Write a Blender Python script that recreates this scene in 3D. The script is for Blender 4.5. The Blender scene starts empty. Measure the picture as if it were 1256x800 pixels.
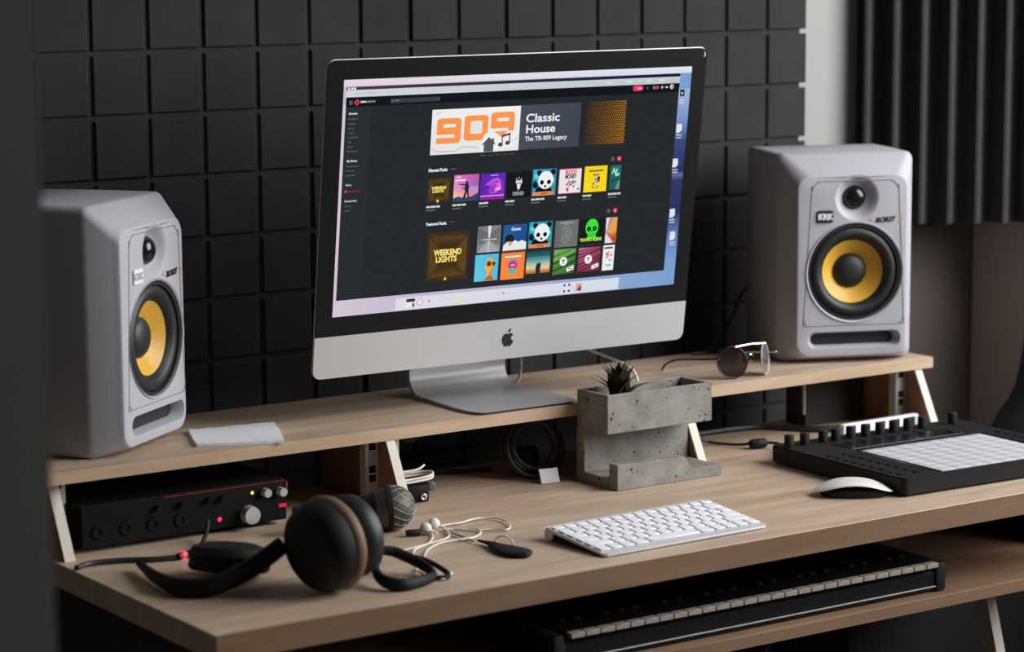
import bpy, bmesh, math, random
from mathutils import Vector, Matrix, Euler
random.seed(7)
S = bpy.context.scene
COL = S.collection
DZ = 0.75                                   # desk top above the floor; the layout below uses z = 0 at the desk top

# ------------------------------------------------------------------ camera, light, exposure
cd = bpy.data.cameras.new('camera'); cam = bpy.data.objects.new('camera', cd); COL.objects.link(cam)
YAW, PIT, ROLL, FPX = 0.60395, 0.14873, -0.0064, 3125.2
def set_camera():
    F = Vector((math.sin(YAW)*math.cos(PIT), math.cos(YAW)*math.cos(PIT), -math.sin(PIT)))
    R = Vector((math.cos(YAW), -math.sin(YAW), 0)); U = R.cross(F)
    R2 = math.cos(ROLL)*R + math.sin(ROLL)*U; U2 = math.cos(ROLL)*U - math.sin(ROLL)*R
    m = Matrix((R2, U2, -F)).transposed().to_4x4(); m.translation = Vector((-1.7987, -2.9144, 0.7811+DZ))
    cam.matrix_world = m
    cd.sensor_width = 36; cd.lens = FPX/1256*36
    cd.clip_start = 0.05
    cd.dof.use_dof = True; cd.dof.focus_distance = 3.6; cd.dof.aperture_fstop = 3.6
set_camera(); S.camera = cam
S.view_settings.view_transform = 'Standard'; S.view_settings.look = 'None'
S.view_settings.exposure = 0.0; S.view_settings.gamma = 1.0
S.view_settings.use_curve_mapping = False
w = bpy.data.worlds.new('world'); S.world = w; w.use_nodes = True
w.node_tree.nodes['Background'].inputs[0].default_value = (1.0, 0.95, 0.9, 1)
w.node_tree.nodes['Background'].inputs[1].default_value = 0.045
WIN_Y0, WIN_Y1, WIN_Z0, WIN_Z1, WALL_X = -2.85, 0.22, 0.15, 1.92, 1.535
ld = bpy.data.lights.new('window_daylight', 'AREA'); ld.shape = 'RECTANGLE'
ld.size = 2.1; ld.size_y = 2.1; ld.energy = 140; ld.color = (0.96, 0.98, 1.0)
lo = bpy.data.objects.new('window_daylight', ld); COL.objects.link(lo)
lo.location = (2.15, -1.55, DZ+1.40)
lo.rotation_euler = (Vector((.2, -.1, DZ+.1))-lo.location).to_track_quat('-Z', 'Y').to_euler()

# ------------------------------------------------------------------ materials
def s2l(c):
    return tuple((x/12.92 if x <= .04045 else ((x+.055)/1.055)**2.4) for x in c)
def rgb(r, g, b): return s2l((r/255, g/255, b/255))
MATS = {}
def mat(name, col, rough=.6, metal=0., noise=0., nscale=40., bump=0., bscale=200., spec=.5, stretch=(1, 1, 1), emit=None, trans=0.):
    if name in MATS: return MATS[name]
    m = bpy.data.materials.new(name); m.use_nodes = True; MATS[name] = m
    nt = m.node_tree; b = nt.nodes['Principled BSDF']
    b.inputs['Base Color'].default_value = (*col, 1); b.inputs['Roughness'].default_value = rough
    b.inputs['Metallic'].default_value = metal; b.inputs['Specular IOR Level'].default_value = spec
    if trans: b.inputs['Transmission Weight'].default_value = trans
    tc = nt.nodes.new('ShaderNodeTexCoord')
    if noise:
        mp = nt.nodes.new('ShaderNodeMapping'); mp.inputs['Scale'].default_value = stretch
        n = nt.nodes.new('ShaderNodeTexNoise'); n.inputs['Scale'].default_value = nscale; n.inputs['Detail'].default_value = 5
        r = nt.nodes.new('ShaderNodeMapRange'); r.inputs[1].default_value = .3; r.inputs[2].default_value = .7
        r.inputs[3].default_value = 1-noise; r.inputs[4].default_value = 1+noise
        mx = nt.nodes.new('ShaderNodeVectorMath'); mx.operation = 'SCALE'; mx.inputs[0].default_value = col
        L = nt.links.new
        L(tc.outputs['Object'], mp.inputs[0]); L(mp.outputs[0], n.inputs['Vector']); L(n.outputs[0], r.inputs[0])
        L(r.outputs[0], mx.inputs['Scale']); L(mx.outputs[0], b.inputs['Base Color'])
    if bump:
        n = nt.nodes.new('ShaderNodeTexNoise'); n.inputs['Scale'].default_value = bscale; n.inputs['Detail'].default_value = 3
        bp = nt.nodes.new('ShaderNodeBump'); bp.inputs['Strength'].default_value = bump; bp.inputs['Distance'].default_value = .001
        nt.links.new(tc.outputs['Object'], n.inputs['Vector']); nt.links.new(n.outputs[0], bp.inputs['Height']); nt.links.new(bp.outputs[0], b.inputs['Normal'])
    if emit:
        b.inputs['Emission Color'].default_value = (*emit[0], 1); b.inputs['Emission Strength'].default_value = emit[1]
    return m
def wood(name, c1, c2, rough=.5):
    m = bpy.data.materials.new(name); m.use_nodes = True; MATS[name] = m
    nt = m.node_tree; b = nt.nodes['Principled BSDF']; L = nt.links.new
    tc = nt.nodes.new('ShaderNodeTexCoord'); mp = nt.nodes.new('ShaderNodeMapping'); mp.inputs['Scale'].default_value = (1.2, 9, 9)
    n1 = nt.nodes.new('ShaderNodeTexNoise'); n1.inputs['Scale'].default_value = 4; n1.inputs['Detail'].default_value = 6; n1.inputs['Distortion'].default_value = .6
    n2 = nt.nodes.new('ShaderNodeTexNoise'); n2.inputs['Scale'].default_value = 450; n2.inputs['Detail'].default_value = 2
    cr = nt.nodes.new('ShaderNodeValToRGB'); cr.color_ramp.elements[0].position = .3; cr.color_ramp.elements[1].position = .7
    cr.color_ramp.elements[0].color = (*c1, 1); cr.color_ramp.elements[1].color = (*c2, 1)
    ad = nt.nodes.new('ShaderNodeMath'); ad.operation = 'MULTIPLY_ADD'; ad.inputs[1].default_value = .35
    L(tc.outputs['Object'], mp.inputs[0]); L(mp.outputs[0], n1.inputs['Vector']); L(tc.outputs['Object'], n2.inputs['Vector'])
    sb = nt.nodes.new('ShaderNodeMath'); sb.operation = 'SUBTRACT'; sb.inputs[1].default_value = .5
    L(n2.outputs[0], sb.inputs[0]); L(sb.outputs[0], ad.inputs[0]); L(n1.outputs[0], ad.inputs[2]); L(ad.outputs[0], cr.inputs[0])
    L(cr.outputs[0], b.inputs['Base Color']); b.inputs['Roughness'].default_value = rough; b.inputs['Specular IOR Level'].default_value = .35
    return m
def concrete(name, col):
    m = mat(name, col, .9, noise=.22, nscale=28, bump=.5, bscale=260, spec=.2)
    nt = m.node_tree; b = nt.nodes['Principled BSDF']; L = nt.links.new
    tc = nt.nodes.new('ShaderNodeTexCoord'); v = nt.nodes.new('ShaderNodeTexVoronoi'); v.inputs['Scale'].default_value = 95; v.inputs['Randomness'].default_value = 1
    n = nt.nodes.new('ShaderNodeTexNoise'); n.inputs['Scale'].default_value = 60
    sub = nt.nodes.new('ShaderNodeMath'); sub.operation = 'MULTIPLY_ADD'; sub.inputs[1].default_value = -.62; sub.inputs[2].default_value = .42
    lt = nt.nodes.new('ShaderNodeMath'); lt.operation = 'LESS_THAN'
    L(tc.outputs['Object'], v.inputs['Vector']); L(tc.outputs['Object'], n.inputs['Vector']); L(n.outputs[0], sub.inputs[0])
    L(v.outputs['Distance'], lt.inputs[0]); L(sub.outputs[0], lt.inputs[1])
    old = b.inputs['Base Color'].links[0].from_socket
    mx = nt.nodes.new('ShaderNodeMix'); mx.data_type = 'RGBA'; mx.inputs['B'].default_value = (.035, .032, .03, 1)
    v2 = nt.nodes.new('ShaderNodeTexVoronoi'); v2.inputs['Scale'].default_value = 260
    l2 = nt.nodes.new('ShaderNodeMath'); l2.operation = 'LESS_THAN'
    s2 = nt.nodes.new('ShaderNodeMath'); s2.operation = 'MULTIPLY_ADD'; s2.inputs[1].default_value = -.75; s2.inputs[2].default_value = .50
    mxm = nt.nodes.new('ShaderNodeMath'); mxm.operation = 'MAXIMUM'
    L(tc.outputs['Object'], v2.inputs['Vector']); L(n.outputs[0], s2.inputs[0]); L(v2.outputs['Distance'], l2.inputs[0]); L(s2.outputs[0], l2.inputs[1])
    L(lt.outputs[0], mxm.inputs[0]); L(l2.outputs[0], mxm.inputs[1]); lt = mxm
    L(lt.outputs[0], mx.inputs['Factor']); L(old, mx.inputs['A']); L(mx.outputs['Result'], b.inputs['Base Color'])
    return m

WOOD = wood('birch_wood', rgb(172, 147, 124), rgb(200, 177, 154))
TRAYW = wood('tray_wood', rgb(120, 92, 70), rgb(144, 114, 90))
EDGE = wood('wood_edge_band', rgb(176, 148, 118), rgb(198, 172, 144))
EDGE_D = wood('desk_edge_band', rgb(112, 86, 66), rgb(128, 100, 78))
PALE = mat('pale_ply_edge', rgb(214, 204, 190), .6, noise=.06, nscale=60)
BROWNPLY = mat('brown_ply_face', rgb(150, 112, 88), .7, noise=.1, nscale=20)
FOAM = mat('charcoal_foam', (.036, .036, .0363), .95, noise=.12, nscale=8, bump=.4, bscale=500, spec=.1)
FOAMD = mat('foam_base', (.008, .008, .009), 1., spec=.05, noise=.1)
CURT = mat('black_pleated_foam', (.05, .05, .052), .9, noise=.1, nscale=30, spec=.2)
WHITEW = mat('white_wall_paint', rgb(158, 156, 153), .85, noise=.03, nscale=6, bump=.1)
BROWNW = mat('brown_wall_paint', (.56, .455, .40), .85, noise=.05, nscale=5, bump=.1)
BROWNSH = mat('shade_brown_paint', (.125, .097, .085), .85, noise=.05, nscale=5, bump=.1)  # side wall paint darkened, corner shade put into the colour
DARKW = mat('dark_jamb_paint', (.085, .083, .077), .9, noise=.05, nscale=4)
FLOORM = mat('dark_floor_boards', (.05, .04, .035), .6, noise=.2, nscale=8, stretch=(1, 8, 1))
SPKW = mat('speaker_grey_white_paint', rgb(178, 176, 182), .55, noise=.05, nscale=900, bump=.35, bscale=1600)
SPKBODY = SPKW
RUBBER = mat('black_rubber', (.012, .012, .013), .5, noise=.05)
CONE = mat('yellow_woven_cone', rgb(226, 172, 58), .45, noise=.12, nscale=300)
GLOSSB = mat('gloss_black', (.01, .01, .011), .15, noise=.02)
BLACK = mat('matt_black_plastic', (.007, .007, .0072), .6, spec=.22, noise=.08, nscale=60)
BLACK2 = mat('soft_black_plastic', (.010, .010, .0103), .7, spec=.25, noise=.1, nscale=90)
DKBROWN = mat('dark_brown_board', (.021, .018, .016), .8, noise=.1, nscale=15)
ALU = mat('brushed_aluminium', rgb(206, 205, 205), .5, metal=.55, noise=.03, nscale=700, bump=.12, bscale=900)
ALUFOOT = mat('foot_aluminium', rgb(190, 189, 189), .42, metal=.45, noise=.03, nscale=700)
GLASSB = mat('black_screen_glass', (.012, .012, .012), .3, noise=.01, spec=.15)
CONC = concrete('grey_concrete', rgb(138, 134, 128))
SOIL = mat('dark_soil', (.02, .016, .012), 1., noise=.3, nscale=150, bump=1., bscale=200)
LEAF = mat('dark_succulent_leaf', rgb(50, 50, 43), .55, noise=.2, nscale=60)
WKEY = mat('white_keycap', rgb(236, 235, 238), .5, noise=.02)
WPL = mat('white_plastic', rgb(228, 226, 222), .35, noise=.02)
WCABLE = mat('white_cable', rgb(232, 224, 212), .5, noise=.03)
GCABLE = mat('grey_cable', rgb(150, 148, 140), .5, noise=.03)
BCABLE = mat('black_cable', (.014, .013, .013), .5, noise=.05)
PADW = mat('pale_pad_rubber', rgb(188, 188, 192), .7, noise=.08, nscale=1200, bump=.3, bscale=1500)
CHROME = mat('polished_metal', (.75, .75, .76), .12, metal=1., noise=.02)
SATIN = mat('satin_metal', (.62, .61, .60), .35, metal=.45, noise=.05)
REDM = mat('red_metal', (.28, .02, .02), .4, metal=.4, noise=.05)
REDL = mat('red_led', (.5, .01, .03), .4, emit=((1, .02, .06), 1.2), noise=.02)
YELL = mat('yellow_led', (.6, .5, .02), .4, emit=((.9, .8, .05), 1.0), noise=.02)
DIMR = mat('dim_red_led', (.3, .01, .03), .4, emit=((.8, .02, .06), .45), noise=.02)
BROWNL = mat('brown_leather', rgb(112, 86, 68), .6, noise=.15, nscale=90, bump=.4, bscale=400)
PAPER = mat('white_paper', rgb(232, 230, 236), .9, noise=.04, nscale=300, bump=.5, bscale=700)
MESHM = mat('steel_mesh', rgb(92, 88, 84), .55, metal=.5, noise=.1, nscale=200)
GOLD = mat('gold_plug', (.75, .5, .2), .25, metal=1., noise=.02)
TXTB = mat('black_print', (.008, .008, .008), .5, noise=.02)
TXTW = mat('white_print', (.8, .8, .8), .5, noise=.02)
TXTO = mat('orange_print', rgb(226, 160, 50), .5, noise=.02)
CUPB = mat('dull_black_shell', (.008, .008, .008), .6, noise=.08, nscale=60, spec=.3)
IFB = mat('interface_black', (.004, .004, .004), .6, noise=.05, spec=.12)
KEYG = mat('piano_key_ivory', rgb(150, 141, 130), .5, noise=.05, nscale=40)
PERF = mat('rack_rail_metal', rgb(206, 204, 198), .4, metal=.3, noise=.05)
HOLE = mat('rail_hole_dark', (.01, .01, .01), .9, noise=.05)
LENS = mat('mirror_lens', (.30, .28, .27), .03, trans=.75, noise=.02)
SMOKE = mat('smoked_lens', (.13, .10, .09), .03, trans=.9, noise=.02)

# ------------------------------------------------------------------ mesh helpers
def new(): return bmesh.new()
def merge(dst, src, M=None):
    if M is not None: bmesh.ops.transform(src, matrix=M, verts=src.verts)
    me = bpy.data.meshes.new('t'); src.to_mesh(me); dst.from_mesh(me); bpy.data.meshes.remove(me); src.free()
def box(bm, x0, x1, y0, y1, z0, z1, r=0., seg=2, M=None):
    b = new(); bmesh.ops.create_cube(b, size=1)
    bmesh.ops.scale(b, vec=(x1-x0, y1-y0, z1-z0), verts=b.verts); bmesh.ops.translate(b, vec=((x0+x1)/2, (y0+y1)/2, (z0+z1)/2), verts=b.verts)
    if r: bmesh.ops.bevel(b, geom=b.edges[:], offset=r, segments=seg, profile=.5, affect='EDGES')
    merge(bm, b, M); return bm
def axis_mat(p, d):
    d = Vector(d).normalized(); q = Vector((0, 0, 1)).rotation_difference(d)
    return Matrix.Translation(p) @ q.to_matrix().to_4x4()
def lathe(bm, prof, p=(0, 0, 0), d=(0, 0, 1), n=48, caps=False):
    """prof: list of (radius, height along d)"""
    b = new(); rings = []
    for r, h in prof:
        if r < 1e-6: rings.append([b.verts.new((0, 0, h))])
        else: rings.append([b.verts.new((r*math.cos(2*math.pi*k/n), r*math.sin(2*math.pi*k/n), h)) for k in range(n)])
    for a, c in zip(rings, rings[1:]):
        for k in range(n):
            k2 = (k+1) % n
            q = [a[k % len(a)], a[k2 % len(a)], c[k2 % len(c)], c[k % len(c)]]
            q = list(dict.fromkeys(q))
            if len(q) > 2:
                try: b.faces.new(q)
                except ValueError: pass
    for ring in (rings[0], rings[-1]):
        if caps and len(ring) > 2:
            try: b.faces.new(ring)
            except ValueError: pass
    bmesh.ops.recalc_face_normals(b, faces=b.faces)
    merge(bm, b, axis_mat(p, d)); return bm
def cyl(bm, p0, p1, r0, r1=None, n=20):
    r1 = r0 if r1 is None else r1; L = (Vector(p1)-Vector(p0)).length
    return lathe(bm, [(0, 0), (r0, 0), (r1, L), (0, L)], p0, Vector(p1)-Vector(p0), n)
def smooth_path(pts, sub=6, closed=False):
    P = [Vector(p) for p in pts]; out = []; n = len(P)
    rng = range(n if closed else n-1)
    for i in rng:
        p0 = P[(i-1) % n] if closed or i > 0 else P[0]; p1 = P[i]; p2 = P[(i+1) % n]; p3 = P[(i+2) % n] if closed or i+2 < n else P[-1]
        for k in range(sub):
            t = k/sub
            out.append(.5*((2*p1)+(-p0+p2)*t+(2*p0-5*p1+4*p2-p3)*t*t+(-p0+3*p1-3*p2+p3)*t**3))
    if not closed: out.append(P[-1])
    return out
def tube(bm, pts, r, n=8, sub=6, closed=False, flat=None):
    """sweep a round (or flat=(w,h)) section; r may be a list per control point"""
    P = smooth_path(pts, sub, closed) if sub > 1 else [Vector(p) for p in pts]
    b = new(); rings = []; m = len(P)
    for i, p in enumerate(P):
        a = P[(i-1) % m] if closed or i > 0 else P[i]; c = P[(i+1) % m] if closed or i < m-1 else P[i]
        t = (c-a).normalized() if (c-a).length > 1e-9 else Vector((1, 0, 0))
        up = Vector((0, 0, 1)) if abs(t.z) < .95 else Vector((0, 1, 0))
        s = t.cross(up).normalized(); u = s.cross(t)
        if isinstance(r, (list, tuple)):
            f = i/(m-1)*(len(r)-1); j = min(int(f), len(r)-2); rr = r[j]+(r[j+1]-r[j])*(f-j)
        else: rr = r
        sw, sh = (flat[0]*rr, flat[1]*rr) if flat else (rr, rr)
        rings.append([b.verts.new(p+s*math.cos(2*math.pi*k/n)*sw+u*math.sin(2*math.pi*k/n)*sh) for k in range(n)])
    prs = list(zip(rings, rings[1:])) + ([(rings[-1], rings[0])] if closed else [])
    for a, c in prs:
        for k in range(n): b.faces.new([a[k], a[(k+1) % n], c[(k+1) % n], c[k]])
    if not closed: b.faces.new(rings[0]); b.faces.new(rings[-1])
    bmesh.ops.recalc_face_normals(b, faces=b.faces)
    merge(bm, b); return bm
def torus(bm, p, d, R, r, n=48, k=12):
    b = new(); rings = []
    for i in range(n):
        a = 2*math.pi*i/n; rings.append([b.verts.new(((R+r*math.cos(2*math.pi*j/k))*math.cos(a), (R+r*math.cos(2*math.pi*j/k))*math.sin(a), r*math.sin(2*math.pi*j/k))) for j in range(k)])
    for i in range(n):
        for j in range(k): b.faces.new([rings[i][j], rings[(i+1) % n][j], rings[(i+1) % n][(j+1) % k], rings[i][(j+1) % k]])
    bmesh.ops.recalc_face_normals(b, faces=b.faces)
    merge(bm, b, axis_mat(p, d)); return bm
def prism(bm, pts, axis, a0, a1, r=0., seg=2, M=None):
    """extrude polygon pts (2D) along axis 'x','y','z' from a0 to a1"""
    b = new()
    def v3(p, a): return {'x': (a, p[0], p[1]), 'y': (p[0], a, p[1]), 'z': (p[0], p[1], a)}[axis]
    A = [b.verts.new(v3(p, a0)) for p in pts]; C = [b.verts.new(v3(p, a1)) for p in pts]; n = len(pts)
    b.faces.new(A); b.faces.new(C)
    for i in range(n): b.faces.new([A[i], A[(i+1) % n], C[(i+1) % n], C[i]])
    bmesh.ops.recalc_face_normals(b, faces=b.faces)
    if r: bmesh.ops.bevel(b, geom=b.edges[:], offset=r, segments=seg, profile=.5, affect='EDGES')
    merge(bm, b, M); return bm
def rrect(x0, x1, z0, z1, r, n=6):
    out = []
    for cx, cz, a0 in ((x1-r, z1-r, 0), (x0+r, z1-r, 90), (x0+r, z0+r, 180), (x1-r, z0+r, 270)):
        for k in range(n+1):
            a = math.radians(a0+90*k/n); out.append((cx+r*math.cos(a), cz+r*math.sin(a)))
    return out
def text_bm(s, size, align='LEFT', extrude=0., shear=0., bold=0.):
    c = bpy.data.curves.new('txt', 'FONT'); c.body = s; c.size = size; c.align_x = align; c.extrude = extrude; c.shear = shear; c.offset = bold; c.resolution_u = 4
    o = bpy.data.objects.new('txt', c); COL.objects.link(o)
    bpy.context.view_layer.update()
    me = o.evaluated_get(bpy.context.evaluated_depsgraph_get()).to_mesh(); b = new(); b.from_mesh(me)
    o.to_mesh_clear(); bpy.data.objects.remove(o); bpy.data.curves.remove(c); return b
def obj(name, bm, m, parent=None, smooth=True, loc=None, angle=40):
    me = bpy.data.meshes.new(name); bm.to_mesh(me); bm.free()
    for k in (m if isinstance(m, (list, tuple)) else [m]): me.materials.append(k)
    if smooth:
        for p in me.polygons: p.use_smooth = True
        me.set_sharp_from_angle(angle=math.radians(angle))
    o = bpy.data.objects.new(name, me); COL.objects.link(o)
    if parent is not None: o.parent = parent
    if loc is not None: o.location = loc
    return o
def tag(o, label, cat, group=None, kind=None):
    o['label'] = label; o['category'] = cat
    if group: o['group'] = group
    if kind: o['kind'] = kind
    return o
def thing(name, label, cat, loc=(0, 0, 0), rz=0., group=None):
    o = bpy.data.objects.new(name, None); COL.objects.link(o); o.empty_display_size = .05
    o.location = (loc[0], loc[1], loc[2]+DZ); o.rotation_euler = (0, 0, rz)
    return tag(o, label, cat, group)
ORG = (0, 0, DZ)
def struct(name, bm, m, label, cat):
    o = obj(name, bm, m, loc=ORG, smooth=False); return tag(o, label, cat, kind='structure')

# ------------------------------------------------------------------ the room
WY = 0.427
struct('floor', box(new(), -3.5, WALL_X+.2, -3.2, WY+.1, -DZ-.05, -DZ), FLOORM, 'dark floor under the desk', 'floor')
b = box(new(), -3.5, 1.242, WY, WY+.1, -DZ, 2.0)
struct('wall_back', b, WHITEW, 'white painted wall behind the foam, bare strip above the right speaker', 'wall')
b = box(new(), 1.242, WALL_X+.1, WY+.004, WY+.1, -DZ, 2.0)
struct('wall_back_corner', b, BROWNSH, 'wall section right of the white strip, shade put into its brown tone, running into the corner', 'wall')
b = new()
box(b, WALL_X, WALL_X+.1, WIN_Y1, WY, -DZ, 2.0); box(b, WALL_X, WALL_X+.1, -3.2, WIN_Y0, -DZ, 2.0)
box(b, WALL_X, WALL_X+.1, WIN_Y0, WIN_Y1, -DZ, WIN_Z0); box(b, WALL_X, WALL_X+.1, WIN_Y0, WIN_Y1, WIN_Z1, 2.0)
struct('wall_right', b, BROWNW, 'brown side wall at the right edge of the picture', 'wall')
b = new()
for y0, y1, z0, z1 in ((WIN_Y0, WIN_Y0+.035, WIN_Z0, WIN_Z1), (WIN_Y1-.035, WIN_Y1, WIN_Z0, WIN_Z1), (WIN_Y0, WIN_Y1, WIN_Z0, WIN_Z0+.035), (WIN_Y0, WIN_Y1, WIN_Z1-.035, WIN_Z1)):
    box(b, WALL_X-.01, WALL_X+.06, y0, y1, z0, z1, .004)
struct('window_1', b, WHITEW, 'white window frame in the side wall letting the daylight in', 'window')
struct('wall_left', box(new(), -2.2, -.968, -1.06, -.96, -DZ, 2.0), DARKW, 'dark blurred wall end along the left edge of the picture', 'wall')

# acoustic foam: one backing sheet with square blocks between grooves
FX0, FX1, CW, RH, FY = -.342, 1.091, .0887, .0913, .386
b = new()
box(b, FX0, FX1-.012, FY+.0044, WY-.004, -.20, 1.28)
xs = [FX1-CW*i for i in range(0, 17)]
zs = [-.0068+RH*j for j in range(-2, 14)]
for i in range(len(xs)-1):
    for j in range(len(zs)-1):
        g = .0037
        x0, x1, z0, z1 = xs[i+1]+g, xs[i]-(g if i else 0), zs[j]+g*1.05, zs[j+1]-g*1.05
        # chamfered block
        c = .002; bb = new()
        A = [bb.verts.new(v) for v in ((x0, FY+.0045, z0), (x1, FY+.0045, z0), (x1, FY+.0045, z1), (x0, FY+.0045, z1))]
        jit = random.uniform(-.0008, .0008)
        C = [bb.verts.new(v) for v in ((x0+c, FY+jit, z0+c), (x1-c, FY+jit, z0+c), (x1-c, FY+jit, z1-c), (x0+c, FY+jit, z1-c))]
        M_ = [bb.verts.new(v) for v in ((x0, FY+.0022, z0), (x1, FY+.0022, z0), (x1, FY+.0022, z1), (x0, FY+.0022, z1))]
        bb.faces.new(C)
        for k in range(4):
            bb.faces.new([A[k], A[(k+1) % 4], M_[(k+1) % 4], M_[k]]); bb.faces.new([M_[k], M_[(k+1) % 4], C[(k+1) % 4], C[k]])
        bmesh.ops.recalc_face_normals(bb, faces=bb.faces)
        merge(b, bb)
fo = obj('acoustic_foam_panel', b, FOAM, loc=ORG, smooth=False)
tag(fo, 'charcoal acoustic foam of square blocks covering the wall behind the monitor', 'foam panel')

# black pleated panel hung across the right corner
b = new(); pts = []
o0 = Vector((1.2485, .4190)); dR = Vector((.8235, -.5673)); nF = Vector((-.5673, -.8235))
sp, L_ = .0488, .335
k = 0; front = []
while k*sp < L_:
    s0 = k*sp
    for ds, dep in ((.0, .036), (.0052, .036), (.020, .002), (.033, .002)):
        s = s0+ds
        if s <= L_: front.append(o0+dR*s+nF*(dep+.004))
    k += 1
back = [o0+dR*(front[-1]-o0).dot(dR), o0]
poly = [(p.x, p.y) for p in front+back]
prism(b, poly, 'z', .292, 1.72)
tag(obj('pleated_panel', b, CURT, loc=ORG, smooth=False), 'black pleated panel hanging above the brown wall, right of the white strip', 'wall panel')

# ------------------------------------------------------------------ desk
DX0, DX1, DY0, DY1 = -.472, 1.06, -.392, .245
dk = thing('desk', 'light wood studio desk with a lower tray', 'desk', (0, 0, -DZ))
def dchild(name, bm, m, par=dk, **kw): return obj(name, bm, m, par, loc=(0, 0, DZ) if par is dk else None, **kw)
dchild('desk_top', box(new(), DX0, DX1, DY0+.0015, DY1, -.0318, 0, .0012, 1), WOOD)
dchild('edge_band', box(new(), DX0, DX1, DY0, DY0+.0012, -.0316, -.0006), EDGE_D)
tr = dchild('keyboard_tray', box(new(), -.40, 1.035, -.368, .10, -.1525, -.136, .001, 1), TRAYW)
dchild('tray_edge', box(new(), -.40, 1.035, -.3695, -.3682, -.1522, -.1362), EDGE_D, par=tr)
dchild('side_panel', box(new(), -.45, -.425, -.30, .22, -DZ, -.0319, .001, 1), DKBROWN)
for x in (-.405, 1.04): dchild('tray_bracket', box(new(), x-.002, x+.02, -.25, .08, -.1523, -.0319, .001, 1), BLACK)
b = new()
prism(b, [(-.205, -.1526), (-.177, -.1526), (-.352, -.75), (-.380, -.75)], 'x', .933, .951)
dchild('desk_leg', b, PALE)

# riser shelf on plywood dividers with punched rack rails
HS, TS, SY = .1140, .0176, .0597
sh = thing('desk_shelf', 'long wooden riser shelf on slanted plywood dividers carrying speakers and monitor', 'shelf')
obj('shelf_board', box(new(), -.4785, 1.0839, SY+.0012, .327, HS-TS, HS, .0012, 1), WOOD, sh)
obj('edge_band', box(new(), -.4785, 1.0839, SY, SY+.001, HS-TS+.0003, HS-.0003), EDGE, sh)
z1 = HS-TS
def divider(x, rails, yt, wdt=.0145, sl=.0475):
    b = prism(new(), [(yt+.003, z1), (.235, z1), (.235, 0), (yt+.003-sl, 0)], 'x', x-wdt/2, x+wdt/2)
    d = obj('divider', b, BROWNPLY, sh, smooth=False)
    # pale front edge of the ply
    bb = prism(new(), [(yt, z1-.0003), (yt+.0029, z1-.0003), (yt+.0029-sl, .0002), (yt-sl, .0002)], 'x', x-wdt/2, x+wdt/2)
    obj('front_edge', bb, PALE, d, smooth=False)
    ry = yt+.022
    for s in rails:
        a0, a1 = (x-wdt/2-.0195, x-wdt/2) if s < 0 else (x+wdt/2, x+wdt/2+.0195)
        r = new(); box(r, a0, a1, ry, ry+.0015, .001, z1-.0005)
        xin = a0 if s < 0 else a1
        box(r, xin-.001, xin+.001, ry+.0005, ry+.016, .001, z1-.0005)
        rr = obj('rack_rail', r, PERF, d, smooth=False)
        for zz in (.0865, .054, .041, .0095):
            obj('rail_hole', box(new(), a0+.0045, a1-.0045, ry-.0006, ry+.0001, zz-.005, zz+.005), HOLE, rr, smooth=False)
divider(-.4545, (1,), .083); divider(.0462, (-1, 1), .060); divider(.5712, (-1, 1), .060); divider(1.0545, (-1,), .063)

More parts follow.
